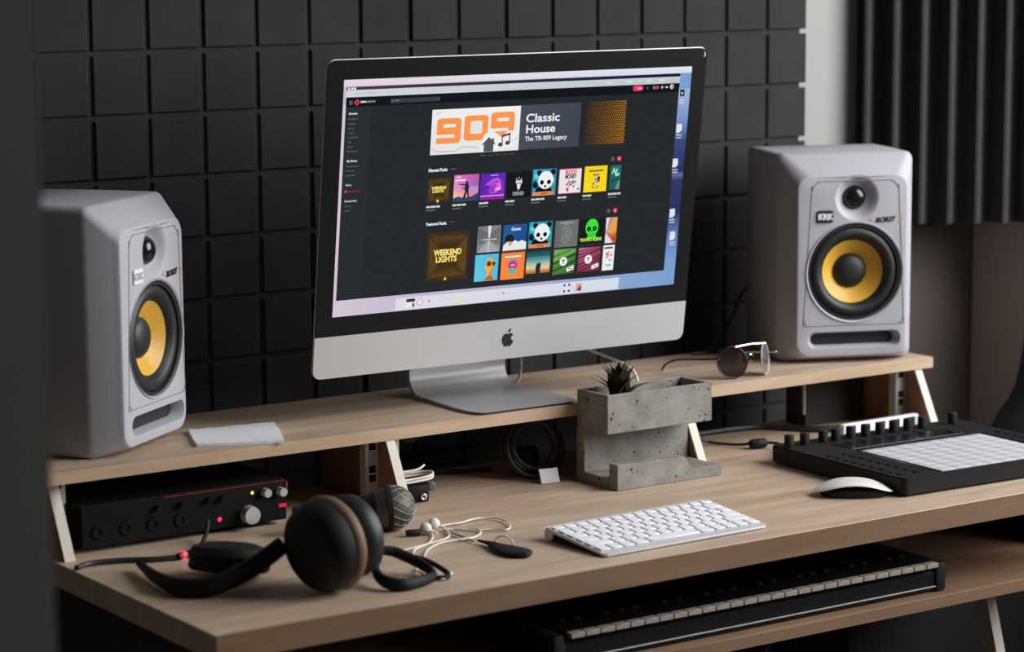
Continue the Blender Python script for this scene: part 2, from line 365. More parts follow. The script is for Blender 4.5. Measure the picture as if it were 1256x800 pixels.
# ------------------------------------------------------------------ studio speakers
def speaker(label, loc, rz, ctr, depth, glare_free_badge):
    t = thing('studio_speaker', label, 'speaker', loc, rz, 'pair of studio monitor speakers'); t.scale = (1.0205,)*3
    W, H, n = .222, .328, 8
    rings = []
    #       y     xin   top   bot   r
    spec = [(depth, .004, .004, .002, .006), (depth-.004, .0008, .0008, .0006, .009), (depth*.6, .0, .0, .0, .010), (.044, .0, .0, .0, .012),
            (.040, .0006, .0008, .0004, .013), (.036, .0022, .0028, .0012, .014), (.010, .0165, .0245, .0085, .020), (.006, .0188, .0282, .0100, .021), (.002, .0205, .0310, .0112, .022), (.0005, .0218, .0328, .0120, .022), (0., .0240, .0350, .0135, .022)]
    b = new()
    for y, xi, tp, bo, r in spec:
        rings.append([b.verts.new((p[0], y, p[1])) for p in rrect(-W/2+xi, W/2-xi, bo, H-tp, r, n)])
    for a, c in zip(rings, rings[1:]):
        m = len(a)
        for k in range(m): b.faces.new([a[k], a[(k+1) % m], c[(k+1) % m], c[k]])
    b.faces.new(rings[0])
    # front baffle with openings for woofer, tweeter and port
    outer = rings[-1]
    def ring(pts): 
        v = [b.verts.new((p[0], 0, p[1])) for p in pts]; return v, [b.edges.new((v[k], v[(k+1) % len(v)])) for k in range(len(v))]
    wc = (ctr, .1435); tc = (ctr+.002, .2597)
    circ = lambda c, r, n=64: [(c[0]+r*math.cos(2*math.pi*k/n), c[1]+r*math.sin(2*math.pi*k/n)) for k in range(n)]
    wv, we = ring(circ(wc, .0795)); tv, te = ring(circ(tc, .036, 40))
    slot = rrect(ctr-.075, ctr+.077, .0245, .0505, .0115, 5); pv, pe = ring(slot)
    from mathutils.geometry import delaunay_2d_cdt
    loops = [outer, wv, tv, pv]; vv = [v for lp in loops for v in lp]; ee = []; base_ = 0
    for lp in loops:
        ee += [(base_+k, base_+(k+1) % len(lp)) for k in range(len(lp))]; base_ += len(lp)
    res = delaunay_2d_cdt([Vector((v.co.x, v.co.z)) for v in vv], ee, [list(range(len(outer)))], 1, 1e-7)
    vmap = [vv[o[0]] if o else None for o in res[3]]
    for f in res[2]:
        q = [vmap[k] for k in f]
        if None in q or any(all(v in set(hl) for v in q) for hl in (wv, tv, pv)): continue
        try: b.faces.new(q)
        except ValueError: pass
    # the port runs into the cabinet
    inner = [b.verts.new((ctr+(p[0]-ctr)*.9, .012 if True else 0, .0375+(p[1]-.0375)*.72)) for p in slot]
    deep = [b.verts.new((ctr+(p[0]-ctr)*.86, .07, .0375+(p[1]-.0375)*.6)) for p in slot]
    for A, C in ((pv, inner), (inner, deep)):
        for k in range(len(A)): b.faces.new([A[k], A[(k+1) % len(A)], C[(k+1) % len(A)], C[k]])
    bmesh.ops.recalc_face_normals(b, faces=b.faces)
    obj('cabinet', b, SPKW, t, angle=50)
    obj('port_lining', prism(new(), [(ctr+(p[0]-ctr)*.885, .0375+(p[1]-.0375)*.68) for p in slot], 'y', .016, .072), RUBBER, t, smooth=False)
    # fine seam outlining the front plate
    pl = [(-.050, .0615), (.050+.0, .0615)]
    out = []
    for (x, z, r, a0) in ((.054, .266, .022, 0), (-.054, .266, .022, 90), (-.0715, .073, .0135, 180), (.0705, .073, .0135, 270)):
        for k in range(7):
            a = math.radians(a0+90*k/6); out.append((ctr+x+r*math.cos(a)*.8, -.0002, z+r*math.sin(a)*.95-.0))
    obj('plate_seam', tube(new(), out, .00055, 6, 2, True), mat('seam_grey', rgb(120, 119, 124), .7, noise=.02), t)
    F = (0, -1, 0)
    wo = obj('woofer', lathe(new(), [(.0800, 0), (.0790, .0022), (.0768, .0005), (.0758, -.006), (.0758, -.012)], (wc[0], 0, wc[1]), F, 64), SPKW, t)
    obj('surround', lathe(new(), [(.0760, -.009), (.0745, -.002), (.0715, -.0018), (.0705, -.006), (.0665, -.0025), (.060, -.0012), (.0545, -.004), (.0505, -.010), (.0495, -.011)], (wc[0], 0, wc[1]), F, 64), RUBBER, wo)
    obj('cone', lathe(new(), [(.0515, -.0095), (.045, -.0145), (.035, -.021), (.024, -.028)], (wc[0], 0, wc[1]), F, 64), CONE, wo)
    obj('dust_cap', lathe(new(), [(.0275, -.027), (.0268, -.0235), (.0225, -.019), (.015, -.0162), (.007, -.0150), (0, -.0148)], (wc[0], 0, wc[1]), F, 48), RUBBER, wo)
    tw = obj('tweeter', lathe(new(), [(.0365, .0002), (.0345, -.0002), (.030, -.0035), (.025, -.009), (.0195, -.0125), (.0185, -.013)], (tc[0], 0, tc[1]), F, 48), SPKW, t)
    obj('dome', lathe(new(), [(.0190, -.0128), (.0180, -.0105), (.0150, -.0062), (.010, -.0030), (.005, -.0018), (0, -.0015)], (tc[0], 0, tc[1]), F, 40), GLOSSB, tw)
    bg = obj('badge', prism(new(), rrect(ctr-.0625, ctr-.0365, .2225, .2415, .003, 4), 'y', -.0022, .0005), TXTB if glare_free_badge else TXTW, t, smooth=False)  # left badge is white to paint in glare over black; its lettering pales too
    tb = text_bm('KRK', .0125, 'CENTER', .0002, bold=.0007)
    Mx = Matrix.Translation((ctr-.0495, -.0026, .2277)) @ Euler((math.pi/2, 0, 0)).to_matrix().to_4x4()
    bb = new(); merge(bb, tb, Mx); obj('badge_lettering', bb, TXTW if glare_free_badge else mat('glare_pale_print', rgb(176, 176, 180), .6, noise=.02), bg, smooth=False)
    tb = text_bm('ROKIT', .0108, 'CENTER', .0002, shear=.35, bold=.0004)
    Mx = Matrix.Translation((ctr+.0485, -.0008, .2215)) @ Euler((math.pi/2, 0, 0)).to_matrix().to_4x4() @ Euler((0, 0, .05)).to_matrix().to_4x4()
    bb = new(); merge(bb, tb, Mx); nm = obj('model_lettering', bb, TXTB, t, smooth=False)
    bb = new()
    for sx, pts in ((-1, [(.022, .2255), (.0275, .2290), (.0255, .2255), (.0285, .2225)]), (1, [(.0725, .2245), (.078, .229), (.0775, .2235), (.071, .2215)])):
        prism(bb, [(ctr+x, z) for x, z in pts], 'y', -.0009, 0)
    obj('lettering_flourish', bb, TXTO, nm, smooth=False)
    return t
def off(loc, rz, dx): return (loc[0]+math.cos(rz)*dx, loc[1]+math.sin(rz)*dx, loc[2])
speaker('grey-white studio speaker with yellow cone on right end of shelf, beside the sunglasses', off((.9324, .0964, HS), -.4049, .005), -.4049, .004, .205, True)
speaker('grey-white studio speaker with yellow cone on left end of shelf, its side in dark shadow', off((-.2792, .1350, HS), .6397, .004), .6397, .006, .212, False)

# ------------------------------------------------------------------ all-in-one computer
K = .995
Cc = Vector((-1.7987, -2.9144, .7811))
I0 = Cc+K*(Vector((.2942, .1355, .1782))-Cc); IYAW, ITILT = -.0204, .1323
FOOT = (I0.x-.004, I0.y+.03, HS)
im = thing('desktop_computer', 'silver all-in-one computer showing a music sample page, on the shelf centre', 'computer', FOOT)
MW = Matrix.Translation(I0-Vector(FOOT)) @ Euler((0, 0, IYAW)).to_matrix().to_4x4() @ Euler((ITILT, 0, 0)).to_matrix().to_4x4() @ Matrix.Diagonal((K, K, K, 1))
def ich(name, bm, m, par=None, **kw):
    bmesh.ops.transform(bm, matrix=MW, verts=bm.verts); return obj(name, bm, m, par or im, **kw)
Wd, Hd, CH, SW, SH = .325, .4535, .0612, .2983, .3357
MG = (Hd-CH-SH)/2
b = new(); prev = None
for y, ins in ((.0, .0010), (.0006, .0), (.0030, .0), (.009, .012), (.020, .06), (.032, .12), (.038, .17)):
    ring = [b.verts.new((p[0], y, p[1])) for p in rrect(-Wd+ins, Wd-ins, ins*.9, Hd-ins*.75, .013 + ins*.1, 6)]
    if prev:
        for k in range(len(ring)): b.faces.new([prev[k], prev[(k+1) % len(ring)], ring[(k+1) % len(ring)], ring[k]])
    else: b.faces.new(ring)
    prev = ring
b.faces.new(prev); bmesh.ops.recalc_face_normals(b, faces=b.faces)
ich('housing', b, ALU, angle=30)
def half_rr(x0, x1, z0, z1, r, top):
    p = rrect(x0, x1, z0, z1, r, 6); q = p[:14] if top else p[14:]
    return q+([(x0, z0), (x1, z0)] if top else [(x1, z1), (x0, z1)])
chn = ich('chin_panel', prism(new(), half_rr(-Wd+.0002, Wd-.0002, .0004, CH, .0125, False), 'y', -.0012, .0004), ALU, smooth=False)
ich('bezel', prism(new(), half_rr(-Wd+.0002, Wd-.0002, CH+.0002, Hd-.0010, .0125, True), 'y', -.0012, .0004), GLASSB, smooth=False)
# fruit emblem with a bite and a leaf
def blob(ctrl, sub=8): return [(p.x, p.y) for p in smooth_path([(x, y, 0) for x, y in ctrl], sub, True)]
ap = [(0, .66), (.14, .72), (.30, .75), (.52, .68), (.66, .54), (.50, .40), (.42, .20), (.48, -.02), (.72, -.20), (.60, -.50), (.40, -.76), (.22, -.82), (.02, -.74), (-.20, -.82), (-.42, -.74), (-.66, -.36), (-.76, .08), (-.66, .48), (-.44, .70), (-.22, .74)]
lf = [(.02, .84), (.04, 1.06), (.16, 1.24), (.36, 1.34), (.34, 1.12), (.22, .92)]
b = new()
for c in (ap, lf): prism(b, [(x*.0137, .0295+y*.0128) for x, y in blob(c)], 'y', -.0014, -.0011)
ich('fruit_emblem', b, TXTB, chn, smooth=False)

ich('corner_mark', prism(new(), [(.3185, .4385), (.3222, .4405), (.3215, .4450), (.3190, .4475), (.3200, .4430)], 'y', -.0016, -.0011), PERF, smooth=False)  # small pale sliver near the top right bezel corner
# --- the picture on the screen: flat coloured shapes on the panel
SM = bpy.data.materials.new('screen_image'); SM.use_nodes = True
nt = SM.node_tree; nt.nodes.clear()
e = nt.nodes.new('ShaderNodeEmission'); a = nt.nodes.new('ShaderNodeVertexColor'); a.layer_name = 'Col'; oo = nt.nodes.new('ShaderNodeOutputMaterial')
nt.links.new(a.outputs[0], e.inputs[0]); nt.links.new(e.outputs[0], oo.inputs[0])
sb = new(); cl = sb.loops.layers.float_color.new('Col')
def sx(u): return (u-.5)*2*SW
def sz(v): return CH+MG+SH*(1-v)
layer = [0]
def poly(uvs, cols, ly=None):
    """uvs in screen fractions (v down); cols one colour or one per corner, 0-255"""
    ly = layer[0] if ly is None else ly
    v = [sb.verts.new((sx(u), -.0013-.00003*ly, sz(vv))) for u, vv in uvs]
    try: f = sb.faces.new(v)
    except ValueError: return
    if not isinstance(cols, list): cols = [cols]*len(v)
    for lp, c in zip(f.loops, cols): lp[cl] = (*rgb(*c), 1)
def rect(u0, v0, u1, v1, c, ly=None):
    if isinstance(c, list): c = [c[0], c[1], c[2], c[3]]
    poly([(u0, v0), (u1, v0), (u1, v1), (u0, v1)], c, ly)
def vgrad(u0, v0, u1, v1, stops, ly=None):
    for (a, ca), (b_, cb) in zip(stops, stops[1:]):
        rect(u0, v0+(v1-v0)*a, u1, v0+(v1-v0)*b_, [ca, ca, cb, cb], ly)
AS = SW*2/SH
def disc(u, v, r, c, ly=None, n=20, sy=1.): poly([(u+r*math.cos(2*math.pi*k/n), v+r*AS*sy*math.sin(2*math.pi*k/n)) for k in range(n)], c, ly)
def txt(s, u, v, h, c, ly=None, align='LEFT', bold=0., width=None):
    """h: cap height as a fraction of screen height, baseline at v"""
    t = text_bm(s, h*SH/.7, align, bold=bold*h*SH)
    if not t.verts: t.free(); return
    if width:
        xsz = [q.co.x for q in t.verts]; f = width*2*SW/(max(xsz)-min(xsz))
        bmesh.ops.scale(t, vec=(f, 1, 1), verts=t.verts)
    ly = layer[0] if ly is None else ly
    idx = {q: sb.verts.new((sx(u)+q.co.x, -.0013-.00003*ly, sz(v)+q.co.y)) for q in t.verts}
    for f in t.faces:
        try: g = sb.faces.new([idx[q] for q in f.verts])
        except ValueError: continue
        for lp in g.loops: lp[cl] = (*rgb(*c), 1)
    t.free()
# desktop wallpaper
for i in range(12):
    a0, a1 = i/12, (i+1)/12
    def wc_(t): 
        L = ((214, 196, 214), (176, 176, 206), (120, 160, 208))
        t = max(0, min(1, t))*2; k = min(int(t), 1); f = t-k
        return tuple(L[k][q]+(L[k+1][q]-L[k][q])*f for q in range(3))
    rect(a0, .88, a1, 1, [wc_(a0), wc_(a1), wc_(a1), wc_(a0)], 0)
    rect(a0, 0, a1, .1, [wc_(a0+.2), wc_(a1+.2), wc_(a1+.2), wc_(a0+.2)], 0)
rect(0, .1, .06, .88, [(214, 200, 216), (214, 200, 216), (220, 190, 206), (220, 190, 206)], 0)
vgrad(.9, .1, 1, .88, [(0, (160, 184, 222)), (.18, (120, 146, 200)), (.3, (62, 74, 126)), (.48, (44, 52, 100)), (.5, (96, 112, 168)), (.53, (52, 58, 104)), (.72, (40, 50, 92)), (.85, (92, 122, 180)), (1, (120, 160, 212))], 0)
rect(0, 0, 1, .028, [(232, 214, 226), (226, 232, 238), (216, 224, 238), (226, 208, 222)], 1)
rect(.0076, .03, .965, .0431, [(70, 54, 70), (24, 22, 44), (24, 22, 44), (70, 54, 70)], 2)
rect(.0076, .0431, .965, .0727, [(206, 214, 220), (196, 204, 208), (190, 198, 202), (206, 214, 220)], 2)
rect(.03, .0545, .09, .062, (196, 200, 206), 3)
for u in (.74, .80, .86, .90): rect(u, .052, u+.018, .062, (214, 220, 222), 3)
for u, c in ((.0137, (250, 214, 190)), (.0222, (250, 236, 200)), (.0297, (250, 250, 250))): disc(u, .0372, .0032, c, 3)
WINB = (38, 42, 44)
rect(.0076, .0727, .965, .93, WINB, 2)
rect(.0076, .0727, .965, .1125, (20, 23, 29), 3)
vgrad(.0076, .1125, .075, .93, [(0, (42, 47, 50)), (1, (40, 46, 48))], 3)
for q in range(3): rect(.0165, .0885+q*.006, .0255, .0905+q*.006, (150, 152, 156), 4)
poly([(.0369-.008, .0945), (.0369, .0945-.014), (.0369+.008, .0945), (.0369, .0945+.014)], (232, 60, 96), 4)
poly([(.0369-.0032, .0945), (.0369, .0945-.0056), (.0369+.0032, .0945), (.0369, .0945+.0056)], (20, 23, 29), 5)
txt('BPM', .0465, .098, .0085, (236, 236, 238), 4, bold=.03, width=.014); txt('CREATE', .0618, .098, .0085, (200, 200, 204), 4, width=.0235)
rect(.1265, .0855, .262, .1045, (58, 62, 68), 4); disc(.132, .095, .0022, (110, 114, 118), 5); rect(.137, .0925, .153, .0965, (120, 124, 128), 5)
rect(.2555, .0925, .2585, .0955, (130, 134, 138), 5)
# header icons at the right
poly([(.8335+.008*math.cos(t)-.004, .0885+.012*math.sin(t)) if math.cos(t) < 0 else (.8455+.008*math.cos(t), .0885+.012*math.sin(t)) for t in [math.radians(10*k) for k in range(36)]], (236, 58, 100), 4)
rect(.836, .086, .848, .091, (250, 200, 214), 5)
disc(.866, .0885, .0022, (120, 124, 128), 4); disc(.887, .0885, .0045, (120, 124, 130), 4); disc(.897, .0885, .0045, (200, 66, 90), 4)
disc(.9115, .0885, .0035, (190, 194, 198), 4); poly([(.921, .0865), (.9245, .0865), (.9285, .082), (.9285, .0955), (.9245, .091), (.921, .091)], (230, 232, 234), 4)
disc(.9415, .0875, .0058, (246, 226, 206), 4); disc(.9425, .088, .003, (120, 70, 50), 5)
# sidebar
def bars(v, wid, c, u=.0172, h=.0048):
    x = u
    while x < u+wid:
        ww = random.choice((.004, .0055, .007, .009)); rect(x, v, min(x+ww, u+wid), v+h, c, 4); x += ww+.0016
txt('Browse', .0172, .1445, .0088, (240, 240, 242), 4, bold=.04)
for v, wd in ((.161, .024), (.181, .019), (.200, .015), (.219, .016), (.238, .027), (.2575, .0095), (.2765, .015), (.296, .028)): bars(v, wd, (92, 97, 101))
txt('My library', .0172, .3425, .0085, (232, 232, 234), 4, bold=.04)
for v, wd in ((.3585, .032), (.378, .02), (.397, .026)): bars(v, wd, (88, 93, 97))
txt('Store', .0178, .443, .0085, (214, 214, 218), 4, bold=.03)
disc(.0185, .4665, .0032, (232, 60, 96), 4); bars(.464, .031, (150, 46, 72), .024)
txt('Community', .0165, .511, .0085, (226, 226, 230), 4, bold=.03)
for v, wd in ((.527, .018), (.546, .014)): bars(v, wd, (84, 89, 93))
# banner
rect(.2428, .1411, .4926, .334, [(238, 236, 236), (244, 242, 242), (232, 230, 230), (228, 226, 228)], 4)
rect(.4926, .1395, .6694, .333, [(72, 77, 90), (66, 70, 84), (64, 68, 80), (72, 77, 90)], 4)
OR = (252, 150, 78)
def U(x, y): return (.2428+(x)*.2498, .1411+y*.193)
def rr(x0, y0, x1, y1, r, c, ly):
    poly([U(p[0], p[1]) for p in rrect(x0, x1, y0, y1, r, 5)], c, ly)
WHT = (238, 236, 236)
def glyph9(x0, y0, wd=.27, ht=.56):
    rr(x0, y0, x0+wd, y0+ht, .055, OR, 5)
    rr(x0+.07, y0+.13, x0+wd-.06, y0+.205, .02, WHT, 6)
    poly([U(x0-.01, y0+.36), U(x0+.15, y0+.36), U(x0+.2, y0+.36), U(x0+.2, y0+.43), U(x0-.01, y0+.43)], WHT, 6)
    poly([U(x0-.002, y0+.36), U(x0+.06, y0+.36), U(x0+.06, y0+.43), U(x0-.002, y0+.43)], WHT, 6)
    poly([U(x0-.001, y0+.432), U(x0+.06, y0+.432), U(x0+.06, y0+ht), U(x0-.001, y0+ht)], OR, 6)
glyph9(.06, .20); glyph9(.665, .12)
rr(.365, .165, .635, .725, .06, OR, 5); rr(.435, .29, .57, .575, .03, (228, 226, 228), 6)
poly([U(*p) for p in ((.56, .80), (.60, .60), (.68, .52), (.76, .62), (.80, .70), (.86, .55), (.95, .55), (.97, .72), (.93, .90), (.80, .93), (.77, 1.0), (.56, 1.0))], (240, 238, 238), 7)
GR = (84, 88, 90)
poly([U(*p) for p in ((.575, .835), (.655, .665), (.69, .735), (.69, .70), (.715, .70), (.715, .79), (.735, .835), (.71, .835), (.71, .995), (.60, .995), (.60, .835))], GR, 8)
for cx, cy in ((.79, .85), (.87, .82)):
    q = U(cx, cy); disc(q[0], q[1], .0068, (70, 74, 76), 8, sy=.75)
poly([U(*p) for p in ((.80, .64), (.90, .59), (.90, .64), (.80, .69))], (70, 74, 76), 8)
rect(*U(.803, .64), *U(.815, .86), (70, 74, 76), 8); rect(*U(.885, .61), *U(.898, .83), (70, 74, 76), 8)
for a_, b_ in (((.02, .86), (.10, .93)), ((.10, .93), (.28, .93)), ((.28, .93), (.36, .84)), ((.36, .84), (.53, .875)), ((.90, .80), (.98, .70)), ((.03, .62), (.05, .74)), ((.04, .10), (.10, .06)), ((.54, .03), (.55, .12)), ((.49, .33), (.50, .44)), ((.52, .36), (.54, .52)), ((.42, .76), (.45, .70))):
    p, q = U(*a_), U(*b_); poly([p, q, (q[0], q[1]+.003), (p[0], p[1]+.003)], (168, 166, 168), 8)
txt('Classic', .509, .2145, .036, (240, 240, 242), 5, bold=.03, width=.098)
txt('House', .510, .262, .035, (240, 240, 242), 5, bold=.03, width=.085)
txt('The TR-909 Legacy', .510, .2965, .0195, (236, 236, 238), 5, bold=.025, width=.123)
rect(.685, .138, .806, .332, [(46, 40, 34), (70, 50, 28), (96, 66, 30), (44, 39, 35)], 3)
for i in range(18):
    for j in range(19):
        f = i/17
        disc(.689+.0066*i+(.0033 if j % 2 else 0), .1425+.0101*j, .0008+.0009*f, tuple(int(x) for x in (150+70*f, 105+45*f, 40+14*f)), 4, n=8)
for q in range(5): rect(.385+.021*q, .3475, .400+.021*q, .3495, (96, 100, 104) if q else (130, 134, 138), 4)
# rows of cover pictures
txt('Newest Packs', .2413, .4055, .0135, (242, 242, 244), 4, bold=.05, width=.0525); rect(.303, .3975, .319, .4005, (190, 62, 88), 4)
txt('Featured Packs', .2438, .6375, .0125, (242, 242, 244), 4, bold=.05, width=.0565); rect(.310, .628, .3265, .631, (150, 54, 76), 4)
for v in (.3988, .633):
    disc(.7767, v, .0058, (88, 91, 92), 4); disc(.7966, v, .0066, (236, 52, 104), 4); poly([(.795, v-.004), (.799, v), (.795, v+.004)], (255, 220, 230), 5)
def caption(u, v):
    x = u
    for wd in (.012, .016, .012)[:random.choice((2, 3))]: rect(x, v, x+wd-.0015, v+.0085, (206, 208, 210), 4); x += wd
    x = u
    for wd in (.008, .010, .009): rect(x, v+.0165, x+wd-.0015, v+.0215, (112, 116, 120), 4); x += wd
def cov(u0, v0, u1, v1, c, ly=4): rect(u0, v0, u1, v1, c, ly); return lambda x, y: (u0+x*(u1-u0), v0+y*(v1-v0))
def weekend(u0, v0, u1, v1, big):
    f = cov(u0, v0, u1, v1, [(62, 48, 30)]*4)
    poly([f(.1, .08), f(.9, .08), f(.74, .3), f(.26, .3)], [(92, 64, 28), (92, 64, 28), (58, 44, 30), (58, 44, 30)], 5)
    poly([f(.1, .92), f(.9, .92), f(.74, .7), f(.26, .7)], [(96, 68, 28), (96, 68, 28), (60, 46, 30), (60, 46, 30)], 5)
    poly([f(.06, .1), f(.26, .3), f(.26, .7), f(.06, .9)], [(90, 66, 30), (84, 62, 32), (84, 62, 32), (90, 66, 30)], 5)
    poly([f(.94, .1), f(.74, .3), f(.74, .7), f(.94, .9)], [(96, 70, 32), (88, 64, 32), (88, 64, 32), (96, 70, 32)], 5)
    h = (v1-v0)
    c = f(.5, .47); txt('WEEKEND', c[0], c[1], h*.115, (255, 236, 130), 6, 'CENTER', .06, width=(u1-u0)*.66)
    c = f(.47, .61); txt('LIGHTS', c[0], c[1], h*.115, (255, 226, 110), 6, 'CENTER', .06, width=(u1-u0)*.5)
    c = f(.47, .965); poly([(c[0]-.004, c[1]), (c[0], c[1]-.0075), (c[0]+.004, c[1]), (c[0], c[1]+.0075)], (236, 226, 40) if big else (236, 214, 120), 6)
def panda(u0, v0, u1, v1):
    f = cov(u0, v0, u1, v1, [(46, 176, 206), (40, 120, 170), (60, 170, 170), (36, 150, 196)])
    for x, y, r, c in ((.15, .25, .10, (90, 214, 224)), (.85, .45, .09, (120, 206, 206)), (.9, .75, .07, (70, 150, 120)), (.1, .5, .08, (24, 60, 80))):
        p = f(x, y); disc(p[0], p[1], r*(u1-u0), c, 5)
    for x, y, r, c, ly in ((.26, .14, .105, (16, 20, 26), 6), (.86, .13, .105, (16, 20, 26), 6), (.5, 1.0, .36, (18, 22, 28), 5), (.56, .42, .33, (236, 240, 244), 7), (.40, .50, .085, (20, 24, 30), 8), (.70, .50, .085, (20, 24, 30), 8), (.55, .655, .05, (24, 28, 34), 8), (.12, .60, .11, (16, 20, 26), 6)):
        p = f(x, y)
        if y == 1.0: poly([f(.1, .86), f(.2, .68), f(.5, .62), f(.78, .68), f(.88, .86)], c, 6)
        else: disc(p[0], p[1], r*(u1-u0), c, ly)
    rect(*f(.02, .85), *f(.9, .985), (238, 134, 76), 9); rect(*f(.38, .90), *f(.66, .94), (150, 70, 40), 10)
R1 = ((.242, .4338, .3051, .537), (.3151, .4268, .3854, .5429), (.3906, .4281, .4606, .5425), (.4662, .4291, .5366, .5432), (.5416, .4243, .6098, .542), (.6195, .4295, .6852, .5417), (.6943, .4258, .7629, .5415), (.7718, .429, .8045, .5376))
for r in R1: caption(r[0]-.001, .5525)
weekend(*R1[0], False)
f = cov(*R1[1], [(224, 120, 190), (190, 90, 170), (110, 110, 170), (250, 190, 120)])
rect(*f(0, .45), *f(1, .85), [(224, 140, 200), (150, 150, 220), (230, 130, 160), (255, 210, 120)], 5)
poly([f(0, 1), f(0, .86), f(.2, .80), f(.35, .86), f(.7, .84), f(1, .70), f(1, 1)], (52, 72, 110), 6)
for pts in (((.47, .32), (.55, .31), (.62, .45), (.60, .62), (.64, .86), (.58, .88), (.54, .66), (.47, .88), (.36, .95), (.46, .64), (.44, .44)), ((.2, .33), (.46, .36), (.46, .40), (.24, .37)), ((.33, .46), (.55, .56), (.53, .60), (.36, .52))): poly([f(*p) for p in pts], (34, 40, 56), 7)
p = f(.52, .30); disc(p[0], p[1], .0036, (34, 40, 56), 7)
rect(*f(.06, .17), *f(.46, .235), (250, 214, 232), 7); rect(*f(.1, .06), *f(.28, .10), (250, 214, 232), 7)
f = cov(*R1[2], [(84, 40, 170), (92, 40, 190), (150, 40, 190), (90, 40, 170)])
poly([f(.2, .42), f(.4, .28), (f(.5, .22)), f(.7, .18), f(.82, .3), f(.86, .55), f(.7, .62), f(.78, .72), f(.4, .80), f(.32, .62), f(.42, .5)], [(190, 90, 220)]*5+[(214, 120, 214)]*3+[(150, 60, 210)]*3, 5)
for k_ in range(7):
    x, y = random.uniform(.38, .75), random.uniform(.28, .7); poly([f(x, y), f(x+.12, y-.05), f(x+.13, y), f(x+.02, y+.05)], (96, 44, 180), 6)
poly([f(.64, .60), f(.84, .55), f(.84, .64), f(.66, .68)], (240, 180, 230), 7); rect(*f(.02, .84), *f(.98, .875), (240, 180, 250), 7); rect(*f(.38, .065), *f(.72, .10), (190, 150, 250), 7); rect(*f(.0, .89), *f(1, 1), (150, 30, 170), 6)
f = cov(*R1[3], (24, 26, 29))
for pts in (((.36, .38), (.44, .30), (.5, .36), (.58, .30), (.64, .40), (.58, .5), (.56, .62), (.49, .72), (.44, .62), (.42, .5)), ((.49, .18), (.52, .27), (.48, .27)), ((.38, .24), (.42, .30), (.37, .30)), ((.6, .24), (.63, .30), (.58, .30))): poly([f(*p) for p in pts], (226, 228, 230), 5)
for x in (.45, .55): p = f(x, .44); disc(p[0], p[1], .0022, (24, 26, 29), 6)
c = f(.5, .90); txt('DEKED', c[0], c[1], .0145, (196, 198, 200), 5, 'CENTER', .02, width=.032)
panda(*R1[4])
f = cov(*R1[5], [(238, 226, 228), (232, 222, 226), (238, 232, 234), (236, 226, 230)])
rect(*f(0, 0), *f(1, .03), (206, 60, 80), 5); rect(*f(0, .97), *f(1, 1), (206, 60, 80), 5)
c = f(.52, .22); txt('BLOOD', c[0], c[1], .018, (222, 60, 84), 5, 'CENTER', .06, width=.034); c = f(.52, .40); txt('MONEY', c[0], c[1], .018, (40, 36, 40), 5, 'CENTER', .06, width=.034)
for k_ in range(16):
    x, y = random.uniform(.3, .72), random.uniform(.48, .78); s_ = .06; poly([f(x, y), f(x+s_, y-.03), f(x+s_*.7, y+.08), f(x-.02, y+.07)], random.choice(((50, 44, 46), (214, 120, 120), (60, 50, 52), (236, 170, 160))), 6+k_ % 3)
rect(*f(.36, .78), *f(.44, .90), (50, 44, 46), 6); rect(*f(.84, .80), *f(.95, .86), (90, 80, 84), 6)
f = cov(*R1[6], [(246, 216, 30), (240, 208, 26), (246, 216, 34), (250, 220, 30)])
c = f(.5, .2); rect(*f(.2, .155), *f(.82, .215), (120, 104, 26), 5)
for k_ in range(18):
    x, y = random.uniform(.36, .6), random.uniform(.32, .78); poly([f(x, y), f(x+.1, y-.03), f(x+.09, y+.08), f(x-.01, y+.07)], random.choice(((60, 170, 130), (40, 52, 50), (238, 206, 160), (224, 110, 90), (86, 190, 150))), 5+k_ % 4)
for x in (.38, .54): poly([f(x, .36), f(x+.05, .27), f(x+.1, .36)], (54, 50, 40), 9)
rect(*f(.45, .865), *f(.54, .89), (130, 110, 30), 6)
f = cov(*R1[7], [(30, 110, 104), (34, 120, 112), (40, 90, 88), (20, 100, 92)])
for pts in (((.15, .35), (.3, .12), (.42, .10), (.48, .3), (.62, .12), (.72, .16), (.6, .36), (.85, .3), (.9, .4), (.55, .46), (.45, .34), (.32, .22), (.25, .36)),): poly([f(*p) for p in pts], (176, 226, 220), 5)
poly([f(.55, .98), f(.85, .6), f(.97, .7), f(.95, 1)], (110, 140, 138), 5); poly([f(.1, .62), f(.9, .5), f(.9, .56), f(.1, .7)], (20, 70, 70), 5)
weekend(.2503, .672, .3687, .884, True)
R2 = ((.3921, .6588, .4579, .7754), (.4661, .6617, .5347, .7808), (.5412, .6581, .6096, .7746), (.6187, .6611, .6873, .7799), (.6922, .6633, .7667, .7731), (.7719, .6638, .8054, .7797))
f = cov(*R2[0], [(120, 120, 122), (130, 130, 132), (150, 150, 152), (140, 140, 142)])
poly([f(.44, .0), f(.58, .0), f(.54, .45), f(.48, .45)], (226, 226, 228), 5); poly([f(.47, .55), f(.55, .55), f(.98, 1), f(.04, 1)], (166, 166, 168), 5)
for k_ in range(9):
    x = .05+.045*k_; rect(*f(x, .08+.02*k_), *f(x+.018, .75-.02*k_), (60, 60, 62), 6); rect(*f(1-x-.018, .08+.02*k_), *f(1-x, .75-.02*k_), (52, 52, 54), 6)
rect(*f(.2, .50), *f(.84, .53), (220, 220, 222), 7); rect(*f(.48, .6), *f(.52, 1), (214, 214, 216), 7)
f = cov(*R2[1], [(38, 92, 160), (34, 84, 150), (30, 70, 130), (36, 84, 146)])
c = f(.53, .22); txt('Gone', c[0], c[1], .014, (236, 240, 246), 6, 'CENTER', .04, width=.027)
p = f(.28, .55); disc(p[0], p[1], .013, (34, 30, 36), 5)
